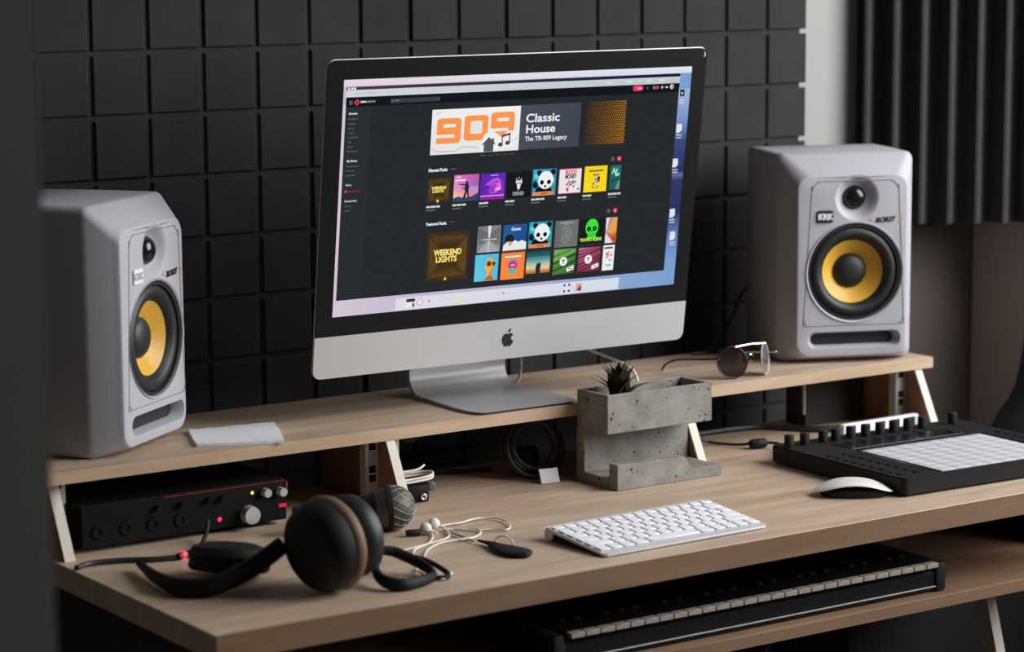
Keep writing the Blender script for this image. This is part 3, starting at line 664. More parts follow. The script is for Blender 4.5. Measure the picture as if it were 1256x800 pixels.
poly([f(0, .98), f(.04, .75), f(.2, .62), f(.36, .68), f(.5, .58), f(.66, .66), f(.8, .60), f(1, .68), f(1, .98)], (232, 232, 236), 6); poly([f(.22, .68), f(.34, .6), (f(.4, .72)), f(.3, .82)], (214, 160, 130), 7); rect(*f(0, .95), *f(1, 1), (120, 90, 80), 7)
panda(*R2[2])
f = cov(*R2[3], [(104, 106, 108), (112, 114, 116), (110, 112, 114), (100, 102, 104)])
for x, y, r in ((.46, .3, .011), (.52, .5, .014), (.44, .68, .012), (.56, .66, .009)):
    p = f(x, y); disc(p[0], p[1], r, (142, 144, 146), 5); disc(p[0], p[1], r*.8, (108, 110, 112), 6); disc(p[0], p[1], r*.45, (150, 152, 154), 7); disc(p[0], p[1], r*.3, (104, 106, 108), 8)
rect(*f(.2, .06), *f(.78, .13), (150, 152, 154), 5); rect(*f(.22, .90), *f(.75, .92), (140, 142, 144), 5); rect(*f(0, .985), *f(1, 1), (150, 152, 154), 5)
f = cov(*R2[4], (26, 30, 30))
GRN = (58, 226, 60)
p = f(.5, .36); disc(p[0], p[1], .0195, GRN, 5, sy=1.15); poly([f(.3, .5), f(.7, .5), f(.66, .66), f(.72, .82), f(.3, .82), (f(.36, .66))], GRN, 5)
for x in (.38, .61): p = f(x, .41); disc(p[0], p[1], .0062, (14, 50, 20), 6, sy=1.0)
poly([f(.47, .54), f(.5, .47), f(.53, .54)], (14, 50, 20), 6)
for x in (.40, .46, .52, .58): rect(*f(x, .62), *f(x+.018, .70), (20, 80, 26), 6)
c = f(.48, .91); txt('TECHNO ALIENS', c[0], c[1], .0135, (214, 240, 80), 7, 'CENTER', .05, width=.066)
f = cov(*R2[5], [(150, 120, 160), (236, 170, 110), (224, 130, 60), (200, 196, 214)])
poly([f(.05, .5), f(.5, .15), f(1, .1), f(1, .45), f(.55, .62)], (232, 160, 80), 5); poly([f(.1, .55), f(.6, .7), f(1, .6), f(1, 1), f(.8, 1)], (210, 90, 40), 5); poly([f(0, .6), f(.7, 1), f(0, 1)], (222, 220, 232), 6); poly([f(0, .0), f(.3, 0), f(.12, .45), f(0, .5)], (228, 226, 236), 6); rect(*f(.6, .82), *f(.9, .86), (90, 40, 30), 7)
R3 = ((.3894, .7845, .4571, .9029), (.4653, .7863, .5339, .9052), (.5392, .7857, .6098, .8891), (.6199, .7897, .6854, .9034), (.6949, .7925, .7612, .9008), (.7692, .79, .8039, .905))
f = cov(*R3[0], [(92, 196, 226), (80, 184, 220), (86, 190, 222), (100, 204, 232)])     # plain orange bust shape
poly([f(.44, .5), f(.5, .2), f(.66, .14), f(.82, .24), f(.86, .45), f(.76, .6), f(.72, .78), f(.88, .98), f(.42, .98), f(.54, .78), f(.5, .62)], [(244, 170, 60)]*4+[(206, 110, 30)]*3+[(190, 100, 30)]*2+[(244, 180, 70)]*2, 5)
for x, r in ((.60, .0068), (.80, .005)): p = f(x, .36); disc(p[0], p[1], r, (70, 60, 50), 6)
f = cov(*R3[1], [(246, 134, 66), (242, 126, 60), (246, 132, 64), (248, 138, 70)])
rect(*f(.14, .12), *f(.86, .18), (250, 224, 206), 5)
poly([f(.3, .25), f(.7, .25), f(.66, .7), f(.5, .84), f(.34, .7)], (70, 180, 190), 5); p = f(.5, .47); disc(p[0], p[1], .0135, (214, 50, 130), 6, sy=.9); rect(*f(.42, .45), *f(.58, .5), (250, 200, 230), 7)
poly([f(.34, .62), f(.5, .56), f(.66, .66), f(.62, .78), f(.5, .82), f(.38, .76)], (80, 190, 170), 7)
f0 = R3[2]; vgrad(*f0, [(0, (38, 52, 60)), (.3, (30, 110, 116)), (.55, (150, 186, 176)), (.75, (226, 206, 160)), (.9, (206, 130, 60)), (1, (170, 100, 50))], 4)
f = lambda x, y: (f0[0]+x*(f0[2]-f0[0]), f0[1]+y*(f0[3]-f0[1]))
poly([f(.42, 1), f(.40, .72), f(.46, .56), f(.50, .50), (f(.52, .6)), f(.58, .50), f(.62, .62), f(.60, .8), f(.60, 1)], (30, 46, 58), 5); rect(*f(.08, .30), *f(.92, .335), (90, 160, 166), 5)
for R_, c0, c1, c2 in ((R3[3], (70, 130, 60), (40, 80, 34), (120, 170, 90)), (R3[4], (150, 60, 84), (104, 40, 62), (206, 110, 150))):
    f = cov(*R_, [c2, c0, c1, c0])
    for k_ in range(7):
        y = k_/7; poly([f(0, y+.1), f(1, y-.25 if y > .25 else 0), f(1, max(0, y-.15)), f(0, y+.18)], random.choice((c0, c1, c2)), 5)
    p = f(.46, .5); disc(p[0], p[1], .0112, (240, 240, 238), 6); poly([f(.38, .42), f(.54, .42), f(.48, .5), f(.48, .6), f(.44, .6), f(.44, .5)], (90, 92, 90), 7)
    poly([f(.62, .78), f(.94, .68), f(.96, .84), f(.64, .94)], (238, 236, 234), 6); rect(*f(.70, .79), *f(.88, .82), (90, 90, 92), 7)
f = cov(*R3[5], (240, 238, 240)); rect(*f(.1, .07), *f(.85, .14), (60, 58, 62), 5)
for k_ in range(7): x, y = random.uniform(.2, .6), random.uniform(.25, .5); poly([f(x, y), f(x+.3, y-.04), f(x+.28, y+.05), f(x+.02, y+.06)], random.choice(((232, 150, 170), (240, 180, 196), (120, 100, 110))), 5+k_ % 3)
rect(*f(.3, .76), *f(.8, .84), (110, 206, 206), 5); rect(*f(.5, .58), *f(.85, .61), (70, 66, 70), 5)
# dock
rect(.1715, .944, .825, .9975, [(226, 218, 226), (216, 224, 236), (206, 216, 232), (226, 220, 228)], 3)
p = (.2129, .9690); rect(p[0]-.012, p[1]-.018, p[0]+.012, p[1]+.018, (236, 236, 240), 4); rect(p[0]-.012, p[1]-.018, p[0]+.012, p[1]-.004, (50, 50, 62), 5); rect(p[0]+.005, p[1]+.002, p[0]+.011, p[1]+.018, (70, 74, 86), 5)
disc(.2391, .9697, .009, (190, 176, 190), 4); disc(.2391, .9697, .007, (232, 228, 236), 5); disc(.2653, .9683, .0035, (170, 166, 180), 4)
disc(.3484, .9699, .0085, (232, 226, 170), 4)
for u in (.29, .32, .38, .41, .44, .51, .54, .57, .60): disc(u, .9695, .0075, (222, 222, 230), 4); disc(u+.001, .9700, .003, (206, 206, 218), 5)
disc(.4778, .9655, .003, (150, 156, 170), 4)
rect(.655, .948, .676, .993, (224, 226, 232), 4)
for du, dv in ((.001, .003), (.015, .003), (.001, .03), (.015, .03)): rect(.655+du, .948+dv, .655+du+.006, .948+dv+.010, (44, 48, 70), 5)
rect(.694, .952, .711, .987, (222, 160, 160), 4); poly([(.696, .985), (.708, .96), (.711, .987)], (120, 60, 66), 5)
for u in (.73, .75, .77, .79): rect(u, .953, u+.012, .988, (214, 222, 232), 4)
# desktop icons right of the window
for u, v in ((.9749, .1209), (.9745, .2777), (.9715, .4356), (.9755, .6663), (.9821, .772)):
    if v < .2: rect(u-.006, v-.018, u+.008, v+.012, (22, 26, 48), 4); poly([(u-.004, v-.008), (u+.001, v+.008), (u+.006, v-.010), (u+.002, v-.004)], (206, 226, 150), 5)
    else: poly([(u-.0075, v-.02), (u+.008, v-.02), (u+.010, v+.008), (u+.003, v+.02), (u-.0075, v+.02)], (226, 228, 238), 4)
    for q in range(2): rect(u-.008+.002*q, v+.028+.012*q, u+.010, v+.033+.012*q, (206, 212, 230), 4)
ich('screen', sb, SM, smooth=False)

# stand: neck plate curving into a flat foot
b = new()
fx = -.002; prof = []
for k in range(9):
    a_ = math.radians(90*k/8); prof.append((.205-.034*(1-math.sin(a_)) if False else 0, 0))
side = [(.005, .004), (.165, .0055)]
for k in range(1, 8):
    t = math.radians(-90+95*k/7); side.append((.165+.028*math.cos(t), .0335+.028*math.sin(t)))
side += [(.188, .055), (.172, .090), (.150, .13)]
# plate thickness follows the path
def offs(P, d):
    out = []
    for i, p in enumerate(P):
        a_ = P[max(i-1, 0)]; c_ = P[min(i+1, len(P)-1)]; t = Vector((c_[0]-a_[0], c_[1]-a_[1])).normalized(); nrm = Vector((t.y, -t.x)); out.append((p[0]+nrm.x*d(i), p[1]+nrm.y*d(i)))
    return out
n_ = len(side)
low = offs(side, lambda i: .0038 if i < 2 else .006)
low[0] = (.013, .0006); low[1] = (.165, .0002)
half = lambda y: .0955 if y < .09 else .0955-.0085*min(1, (y-.09)/.09)
def plate(P, n):
    return [(p[0], p[1]) for p in P]
up_r = []; 
for P in (side, low):
    rows = []
    for (y, z) in P:
        hw = .0945-.010*min(1, max(0, (y)/.19))
        rows.append((b.verts.new((-hw, y, z)), b.verts.new((hw, y, z))))
    up_r.append(rows)
T_, B_ = up_r
for i in range(n_-1):
    b.faces.new([T_[i][0], T_[i][1], T_[i+1][1], T_[i+1][0]]); b.faces.new([B_[i][0], B_[i][1], B_[i+1][1], B_[i+1][0]])
    for s_ in (0, 1): b.faces.new([T_[i][s_], T_[i+1][s_], B_[i+1][s_], B_[i][s_]])
b.faces.new([T_[0][0], T_[0][1], B_[0][1], B_[0][0]]); b.faces.new([T_[-1][0], T_[-1][1], B_[-1][1], B_[-1][0]])
bmesh.ops.recalc_face_normals(b, faces=b.faces)
vert = [e_ for e_ in b.edges if {e_.verts[0], e_.verts[1]} in ({T_[0][0], B_[0][0]}, {T_[0][1], B_[0][1]})]
bmesh.ops.bevel(b, geom=vert, offset=.02, segments=5, profile=.5, affect='EDGES')
bmesh.ops.scale(b, vec=(1.02, 1.02, 1.02), verts=b.verts)
bmesh.ops.translate(b, vec=(.2862-FOOT[0], .0556-FOOT[1], 0), verts=b.verts)
obj('stand', b, ALUFOOT, im, angle=25)

# ------------------------------------------------------------------ concrete planter and succulent
PX0, PX1, PY = .3665, .5605, -.0405
pt_ = thing('concrete_planter', 'grey concrete planter with a front tray, standing on the desk before the shelf', 'planter', (PX0, PY, 0))
WP = PX1-PX0
b = prism(new(), [(.0205, 0), (.0995, 0), (.0995, .0795), (.0805, .0795), (.0805, .0185), (.078, .0158), (.0205, .0150)], 'x', 0, WP, .0008, 1)
obj('pedestal', b, CONC, pt_, smooth=False)
b = prism(new(), [(0, 0), (WP, 0), (WP, .0165), (WP*.71, .0165), (WP*.64, .036), (0, .038)], 'y', 0, .0203, .0012, 1)
obj('front_tray', b, CONC, pt_, smooth=False)
TZ0, TZ1, TY0, TY1, th = .0790, .1365, .0235, .0985, .008
b = new()
box(b, th-.0005, WP-th+.0005, TY0+th-.0005, TY1-th+.0005, TZ0+.0002, TZ0+.012, 0)
box(b, 0, WP, TY0, TY0+th, TZ0, TZ1, .0012, 1); box(b, 0, WP, TY1-th, TY1, TZ0, TZ1, .0012, 1)
box(b, 0, th, TY0+th-.001, TY1-th+.001, TZ0, TZ1, .0012, 1); box(b, WP-th, WP, TY0+th-.001, TY1-th+.001, TZ0, TZ1, .0012, 1)
obj('trough', b, CONC, pt_, smooth=False)
obj('soil', box(new(), th+.0005, WP-th-.0005, TY0+th+.0005, TY1-th-.0005, TZ0+.0122, TZ1-.024, .001, 1), SOIL, pt_)
pl = thing('succulent_plant', 'small dark spiky succulent growing at left end of concrete planter', 'plant', (.414, .020, TZ1-.019))
def leaf_bm(az, el, L, wd):
    b = new(); d = Vector((math.cos(az)*math.cos(el), math.sin(az)*math.cos(el), math.sin(el))); s_ = Vector((-math.sin(az), math.cos(az), 0)); u_ = s_.cross(d)
    rows = []
    for k in range(8):
        t = k/7; ww = wd*math.sin(math.pi*(.18+.82*t)**.9)*.6 + wd*.12*(1-t); ww = max(ww, .0002); c = d*L*t - u_*(L*.12*math.sin(math.pi*t)) + Vector((0, 0, .0))
        th_ = max(.0024*(1-t)**.7, .0003)
        rows.append([b.verts.new(c+s_*ww), b.verts.new(c+u_*th_*.3-u_*0), b.verts.new(c-s_*ww), b.verts.new(c-u_*th_)])
    for a_, c_ in zip(rows, rows[1:]):
        for k in range(4): b.faces.new([a_[k], a_[(k+1) % 4], c_[(k+1) % 4], c_[k]])
    b.faces.new(rows[0]); b.faces.new(rows[-1]); bmesh.ops.recalc_face_normals(b, faces=b.faces); return b
for i in range(13):
    obj('leaf', leaf_bm(i*2.4+.5, (.80+.055*i), .056+.0004*i, .0205-.0004*i), LEAF, pl)
for az, el, L in ((-.45, .50, .060), (2.65, .72, .056), (2.2, 1.15, .064), (-1.0, 1.25, .068), (-.3, 1.35, .064)): obj('leaf', leaf_bm(az, el, L, .0185), LEAF, pl)

# ------------------------------------------------------------------ small computer keyboard
kb = thing('computer_keyboard', 'thin white computer keyboard near the front of the desk', 'keyboard', (.2485, -.2854, 0), .0242)
def slope(y): return .0045+(y+.065)/.13*.0125
b = prism(new(), [(-.065, .0018), (-.065, .0052), (.065, .0180), (.065, .0140)], 'x', -.1395, .1395)
vedges = [e_ for e_ in b.edges if abs(e_.verts[0].co.x-e_.verts[1].co.x) < 1e-6 and abs(e_.verts[0].co.y-e_.verts[1].co.y) < 1e-6]
bmesh.ops.bevel(b, geom=vedges, offset=.007, segments=4, profile=.5, affect='EDGES')
obj('keyboard_plate', b, mat('keyboard_aluminium', rgb(214, 213, 216), .45, metal=.3, noise=.03), kb, angle=30)
obj('underside', prism(new(), [(-.058, .0002), (-.058, .0016), (.050, .0125), (.050, .0004)], 'x', -.136, .136), BLACK2, kb, smooth=False)
b = new(); cyl(b, (-.1395, .056, .0091), (.1395, .056, .0091), .0089, n=28); obj('battery_tube', b, mat('keyboard_aluminium', None), kb)
rows = [(.0505, .0095, [1]*14), (.0325, .0155, [1]*13+[1.5]), (.0135, .0155, [1.5]+[1]*13), (-.0055, .0155, [1.75]+[1]*11+[1.75]), (-.0245, .0155, [2.25]+[1]*10+[2.25]), (-.0440, .0165, [1, 1, 1, 1.25, 5, 1.25, 1, 1, 1, 1])]
ang = math.atan2(.0128, .13)
for ry, rd, ws in rows:
    tot = sum(ws); avail = .272; unit = (avail-.003*(len(ws)-1))/tot; x = -avail/2
    for w_ in ws:
        kw = unit*w_; zc = .0052+(ry+.065)/.13*.0128
        M = Matrix.Translation((x+kw/2, ry, zc)) @ Euler((ang, 0, 0)).to_matrix().to_4x4()
        obj('keycap', box(new(), -kw/2, kw/2, -rd/2, rd/2, .0002, .0022, .0007, 1, M), WKEY, kb); x += kw+.003

# ------------------------------------------------------------------ mouse
ms = thing('computer_mouse', 'low white computer mouse on the desk left of the black pad controller', 'mouse', (.6215, -.261, 0), -.62)
def mouse_shell(z_top, z_lo, sc):
    b = new(); n1, n2 = 28, 28; rings = []
    for i in range(n1+1):
        t = i/n1; u = math.cos(math.pi*t)
        x = .0567*sc*u; hw = .0288*sc*(max(0, 1-abs(u)**3.2))**.5
        rings.append((x, max(hw, .0004), u))
    def top(u): return z_lo+(z_top-z_lo)*(1-abs(u)**2.2)
    R_ = []
    for x, hw, u in rings:
        row = []
        for k in range(n2):
            a_ = 2*math.pi*k/n2; y = hw*math.cos(a_); s_ = math.sin(a_)
            if s_ >= 0: z = top(u)-(1-s_**.7)*.0042*(1-abs(u)**6)
            else: z = top(u)-.0042*(1-abs(u)**6)-.0022*(-s_)
            row.append(b.verts.new((x, y, z)))
        R_.append(row)
    for a_, c_ in zip(R_, R_[1:]):
        for k in range(n2): b.faces.new([a_[k], a_[(k+1) % n2], c_[(k+1) % n2], c_[k]])
    b.faces.new(R_[0]); b.faces.new(R_[-1]); bmesh.ops.recalc_face_normals(b, faces=b.faces); return b
obj('mouse_top', mouse_shell(.0238, .0080, 1.), WPL, ms, angle=60)
b = new(); pr = []
for i in range(25):
    u = math.cos(math.pi*i/24); pr.append((u*.050, .0245*(max(0, 1-abs(u)**3))**.5))
lo_ = [(x, -y) for x, y in reversed(pr[1:-1])]
rows_ = []
for z, s_ in ((.0003, .90), (.0065, 1.0), (.0115, .96)):
    rows_.append([b.verts.new((x*s_*(1 if z < .01 else .8), y*s_, z)) for x, y in pr+lo_])
for a_, c_ in zip(rows_, rows_[1:]):
    for k in range(len(a_)): b.faces.new([a_[k], a_[(k+1) % len(a_)], c_[(k+1) % len(a_)], c_[k]])
b.faces.new(rows_[0]); b.faces.new(rows_[-1]); bmesh.ops.recalc_face_normals(b, faces=b.faces)
obj('mouse_base', b, BLACK2, ms)

# ------------------------------------------------------------------ pad controller
PC = thing('pad_controller', 'black music pad controller with a pale pad field and a row of knobs', 'music controller', (.6666, -.3165, 0), -.0349)
b = prism(new(), rrect(0, .378, 0, .304, .010, 5), 'z', .004, .0265); prism(b, rrect(.006, .372, .006, .298, .010, 5), 'z', .0005, .0041)
obj('housing', b, BLACK, PC, smooth=False)
obj('top_plate', prism(new(), rrect(.0015, .3765, .0015, .3025, .010, 5), 'z', .0266, .0282), BLACK2, PC, smooth=False)
obj('display', box(new(), .078, .300, .205, .247, .0283, .0290, .0003, 1), GLOSSB, PC, smooth=False)
b = new(); cw, chh = .0290, .0219
for i in range(8):
    for j in range(8): box(b, .0775+i*.0297, .0775+i*.0297+.0292, .0065+j*.0222, .0065+j*.0222+.0218, .0283, .0300, .0006, 2)
obj('pad_field', b, PADW, PC)
for x in (.012, .042): 
    for j in range(9): obj('button', box(new(), x, x+.024, .020+j*.0195, .020+j*.0195+.012, .0283, .0296, .001, 1), BLACK, PC)
for x in (.324, .350):
    for j in range(9): obj('button', box(new(), x, x+.018, .020+j*.0195, .020+j*.0195+.012, .0283, .0296, .001, 1), BLACK, PC)
obj('touch_strip', box(new(), .070, .0745, .02, .18, .0283, .0288, .0005, 1), GLOSSB, PC)
for i in range(8):
    for yy in (.1905, .252): obj('soft_button', box(new(), .0800+i*.0277, .0800+i*.0277+.022, yy, yy+.0075, .0283, .0294, .0008, 1), BLACK2, PC)
for kx in (.0125, .0425, .0785, .1035, .133, .1625, .1915, .2195, .2485, .2785, .341):
    b = lathe(new(), [(.0, .0284), (.0062, .0284), (.0062, .031), (.0076, .0312), (.0074, .0455), (.0068, .0465), (0, .0465)], (kx, .2735, 0), (0, 0, 1), 28)
    kn = obj('knob', b, BLACK2, PC)
    obj('knob_line', box(new(), kx-.0004, kx+.0004, .2735-.0072, .2735-.002, .0466, .0468), SATIN, kn)

# ------------------------------------------------------------------ cables along the desk
def cable(name, pts, r, m, label, cat='cable', n=8, sub=8):
    return tag(obj(name, tube(new(), pts, r, n, sub), m, loc=ORG), label, cat)
cable('usb_cable', [(.655, .150, .02), (.69, .150, .005), (.705, .118, .0045), (.717, .098, .006), (.722, .088, .009)], .0024, BCABLE, 'thin black cable from planter shade to the ferrite lump', 'cable')
fb = thing('ferrite_choke', 'black ferrite lump on the cable left of the pad controller', 'ferrite', (.733, .081, 0), -.25)
b = lathe(new(), [(0, -.014), (.0055, -.014), (.0075, -.011), (.0078, 0), (.0075, .011), (.0055, .014), (0, .014)], (0, 0, .0085), (1, 0, 0), 20)
obj('choke_body', b, BLACK, fb)
cable('controller_lead', [(.7475, .077, .0085), (.752, .06, .010), (.74, .03, .012), (.715, .0, .014), (.708, -.0125, .016)], .0024, BCABLE, 'short black lead from ferrite lump into the pad controller')
cable('thick_cable', [(.60, .20, .03), (.68, .215, .006), (.77, .21, .0055), (.83, .20, .0055), (.86, .172, .0055), (.893, .13, .0055), (.95, .10, .0055)], .005, BCABLE, 'thick black cable running behind the pad controller')
dbx = thing('dark_box', 'tall dark brown box on desk under the shelf right end', 'box', (.9105, .176, 0))
obj('box_body', box(new(), .003, .125, 0, .05, 0, .0955, .001, 1), DKBROWN, dbx, smooth=False)
obj('pale_edge', box(new(), 0, .0029, 0, .006, .02, .0955, .0005, 1), PERF, dbx, smooth=False)

bk = thing('white_box', 'flat white carton with dark print lying behind the pad controller knobs', 'box', (.874, .040, 0), .02)
obj('carton', box(new(), 0, .165, 0, .011, 0, .0275, .0012, 1), PAPER, bk, smooth=False)
for x0, x1 in ((.008, .026), (.040, .056), (.072, .090), (.106, .122), (.138, .156)): obj('dark_print', box(new(), x0, x1, -.0005, .0001, .010, .0245), TXTB, bk, smooth=False)
# ------------------------------------------------------------------ things on the shelf
# paper beside the left speaker
b = new()
base = [(-.2203, .1414), (-.1968, .1996), (-.0733, .1781), (-.100, .112), (-.128, .0535), (-.1672, .067), (-.2360, .0990)]
path = []
for p, q in zip(base, base[1:]+base[:1]):
    for k in range(9): path.append(Vector((p[0]+(q[0]-p[0])*k/9, p[1]+(q[1]-p[1])*k/9, 0)))
tops = [b.verts.new((p.x+random.uniform(-.0012, .0012), p.y+random.uniform(-.0012, .0012), HS+.004+random.uniform(0, .0012))) for p in path]
bots = [b.verts.new((p.x, p.y, HS+.0004)) for p in path]
cx_, cy_ = sum(p.x for p in path)/len(path), sum(p.y for p in path)/len(path)
ct = b.verts.new((cx_, cy_, HS+.0045)); cb = b.verts.new((cx_, cy_, HS+.0004)); m_ = len(path)
for k in range(m_):
    b.faces.new([tops[k], tops[(k+1) % m_], ct]); b.faces.new([bots[k], bots[(k+1) % m_], cb]); b.faces.new([tops[k], tops[(k+1) % m_], bots[(k+1) % m_], bots[k]])
bmesh.ops.recalc_face_normals(b, faces=b.faces)
tag(obj('paper_stack', b, PAPER, loc=ORG, angle=30), 'white papers with ragged edge lying on shelf right of the left speaker', 'paper')
# sunglasses
GL = Vector((.6840, .0875, HS)); GR_ = Vector((.7720, .0920, HS))
gv = (GR_-GL); gang = math.atan2(gv.y, gv.x)-.05
sg = thing('sunglasses', 'round metal sunglasses standing open on shelf beside the right speaker', 'sunglasses', (.6865, .0890, HS), gang)
lc = ((.0, .026), (.066, .026))
for i, (x, z) in enumerate(lc):
    d = (-.30 if i == 0 else .75, -1, .12)
    fr = obj('rim', torus(new(), (x, 0, z), d, .0245, .0011, 48, 8), SATIN if i else mat('dark_wire', (.03, .02, .02), .3, metal=.6, noise=.02), sg)
    b = lathe(new(), [(0, .002), (.012, .0016), (.0238, 0), (.0238, -.0012), (.012, .0004), (0, .0008)], (x, 0, z), d, 40)
    obj('lens', b, LENS if i else SMOKE, fr)
obj('brow_bar', tube(new(), [(.004, -.002, .050), (.033, -.006, .0525), (.064, -.002, .0505)], .0016, 8, 6), CHROME, sg)
obj('bridge', tube(new(), [(.0235, 0, .032), (.033, -.004, .036), (.0425, 0, .033)], .0014, 8, 6), CHROME, sg)
for i, pts in enumerate((((-.0245, .002, .034), (-.030, .03, .030), (-.036, .09, .022), (-.04, .115, .012), (-.04, .125, .001)), ((.0905, .002, .034), (.094, .03, .030), (.098, .085, .022), (.10, .105, .012), (.10, .115, .001)))):
    obj('temple_arm', tube(new(), pts, .0016, 8, 6), BCABLE if i == 0 else CHROME, sg)
b = new()
for x in (.024, .042): lathe(b, [(0, .001), (.003, 0), (0, -.001)], (x, .006, .022), (1 if x < .03 else -1, -1, 0), 12)
obj('nose_pads', b, WPL, sg)
cable('speaker_cable', [(0.9604, 0.3271, 0.2391), (0.9165, 0.3394, 0.2044), (0.8961, 0.3373, 0.1728), (0.8716, 0.3332, 0.1391), (0.8533, 0.3271, 0.1177), (0.8227, 0.2996, 0.1172), (0.7818, 0.3047, 0.1172)], .0026, BCABLE, 'black cable hanging down left of the right speaker')
cable('power_cord', [(0.3818, 0.2383, 0.1881), (0.3961, 0.2455, 0.1626), (0.394, 0.2414, 0.1371), (0.3818, 0.2332, 0.1207), (0.3685, 0.2434, 0.1172)], .0024, GCABLE, 'grey cord curving down behind the monitor stand')
cable('charging_cable', [(0.47, 0.215, 0.185), (0.4921, 0.2, 0.1654), (0.5, 0.17, 0.1585), (0.508, 0.135, 0.15), (0.511, 0.11, 0.141), (0.505, 0.092, 0.1285), (0.5, 0.085, 0.1175), (0.51, 0.105, 0.1163)], .0022, WCABLE, 'white cord arching from the monitor down behind the succulent')

# ------------------------------------------------------------------ things under the shelf
# rack audio interface
ai = thing('audio_interface', 'black audio interface with silver knobs and small lights under the shelf', 'audio interface', (-.4265, .062, .006))
AW, AH = .3065, .0565
obj('chassis', box(new(), 0, AW, .004, .19, 0, AH, .002, 1), IFB, ai, smooth=False)
obj('front_panel', box(new(), .001, AW-.001, 0, .0038, .001, AH-.001, .0008, 1), IFB, ai, smooth=False)
obj('red_trim', box(new(), AW-.0022, AW+.0008, -.0012, .03, AH-.019, AH-.003), REDM, ai, smooth=False)
b = new(); box(b, .12, AW-.003, -.0006, .0, AH-.0022, AH-.0012); obj('top_line', b, REDM, ai, smooth=False)
def aknob(x, z, r, d):
    k_ = obj('knob', lathe(new(), [(0, 0), (r, 0), (r*.97, d*.8), (r*.92, d), (0, d)], (x, -.0002, z), (0, -1, 0), 36), SATIN, ai); return k_
aknob(.2459, .0155, .0125, .014); aknob(.2717, .0425, .0062, .011); aknob(.2957, .0410, .0062, .011)
for x in (.025, .065, .105, .145): 
    obj('input_jack', lathe(new(), [(0, .0005), (.004, .0005), (.0045, .002), (.0095, .002), (.0105, 0)], (x, 0, .021), (0, -1, 0), 28), IFB, ai)
for x in (.11, .145, .185, .205): obj('small_knob', lathe(new(), [(0, 0), (.0042, 0), (.0038, .008), (0, .008)], (x, 0, .0425), (0, -1, 0), 20), IFB, ai)
obj('signal_light', lathe(new(), [(0, 0), (.0024, 0), (.0018, .0012), (0, .0014)], (.2529, -.0003, .0440), (0, -1, 0), 14), YELL, ai)
obj('signal_light', lathe(new(), [(0, 0), (.0034, 0), (.0026, .0012), (0, .0014)], (.2024, -.0003, .0140), (0, -1, 0), 14), REDL, ai)
obj('signal_light', box(new(), .2935, .3045, -.0012, 0, .0185, .0235), DIMR, ai)
for x in (.02, AW-.02): 
    for y in (.03, .16): obj('rubber_foot', lathe(new(), [(0, -.006), (.008, -.006), (.008, .0), (0, 0)], (x, y, 0), (0, 0, 1), 20), RUBBER, ai)
cable('audio_cable', [(-.468, -.012, .004), (-.444, -.001, .004), (-.403, -.010, .004), (-.370, -.028, .004), (-.341, -.038, .004)], .0036, BCABLE, 'black cable crossing the desk left of the headphones')
pg = thing('jack_lead', 'black lead with glowing red ring before the audio interface', 'plug', (-.331, -.036, 0), .35)
obj('lead_body', tube(new(), [(-.008, 0, .005), (.018, 0, .005), (.05, .012, .008), (.085, .035, .014), (.105, .050, .024)], [.0046, .0046, .0034, .003, .003], 10, 6), BCABLE, pg)
obj('glowing_ring', lathe(new(), [(.0040, 0), (.0056, .0005), (.0056, .0065), (.0040, .007)], (-.003, 0, .0055), (1, 0, 0), 20), REDL, pg)
# vocal microphone lying down
mc = thing('microphone', 'black vocal microphone with round steel mesh head lying behind headphones', 'microphone', (-.010, -.052, 0), .0)
hd = Vector((-.014, -.004, .0312)); ax = Vector((-.86, .36, -.035)).normalized()
b = new()
lathe(b, [(0, -.0302), (.008, -.0292), (.016, -.0256), (.0225, -.0205), (.0272, -.013), (.0298, -.004), (.0302, .003), (.0285, .012), (.0255, .019), (.0225, .025)], hd, ax, 40)
gr = obj('grille', b, MESHM, mc)
b = new()
for i in range(16):       # raised wire weave
    a_ = math.pi*i/16
    for sgn in (1, -1):
        pts = []
        for k in range(14):
            t = k/13; th_ = math.radians(8+96*t); ph = a_*2+sgn*1.1*t
            pts.append(Vector((.0304*math.sin(th_)*math.cos(ph), .0304*math.sin(th_)*math.sin(ph), -.0304*math.cos(th_))))
        M = axis_mat(hd, ax); tube(b, [M @ q for q in pts], .00055, 4, 1)
obj('wire_weave', b, mat('weave_wire', rgb(150, 146, 140), .6, metal=.3, noise=.05), gr)
obj('collar_band', lathe(new(), [(.0300, .003), (.0312, .0035), (.0312, .0095), (.0288, .010)], hd, ax, 40), BLACK2, mc)
obj('handle', lathe(new(), [(.0225, .024), (.0215, .030), (.0195, .036), (.0170, .07), (.0122, .135), (0, .135)], hd, ax, 32), BLACK, mc)
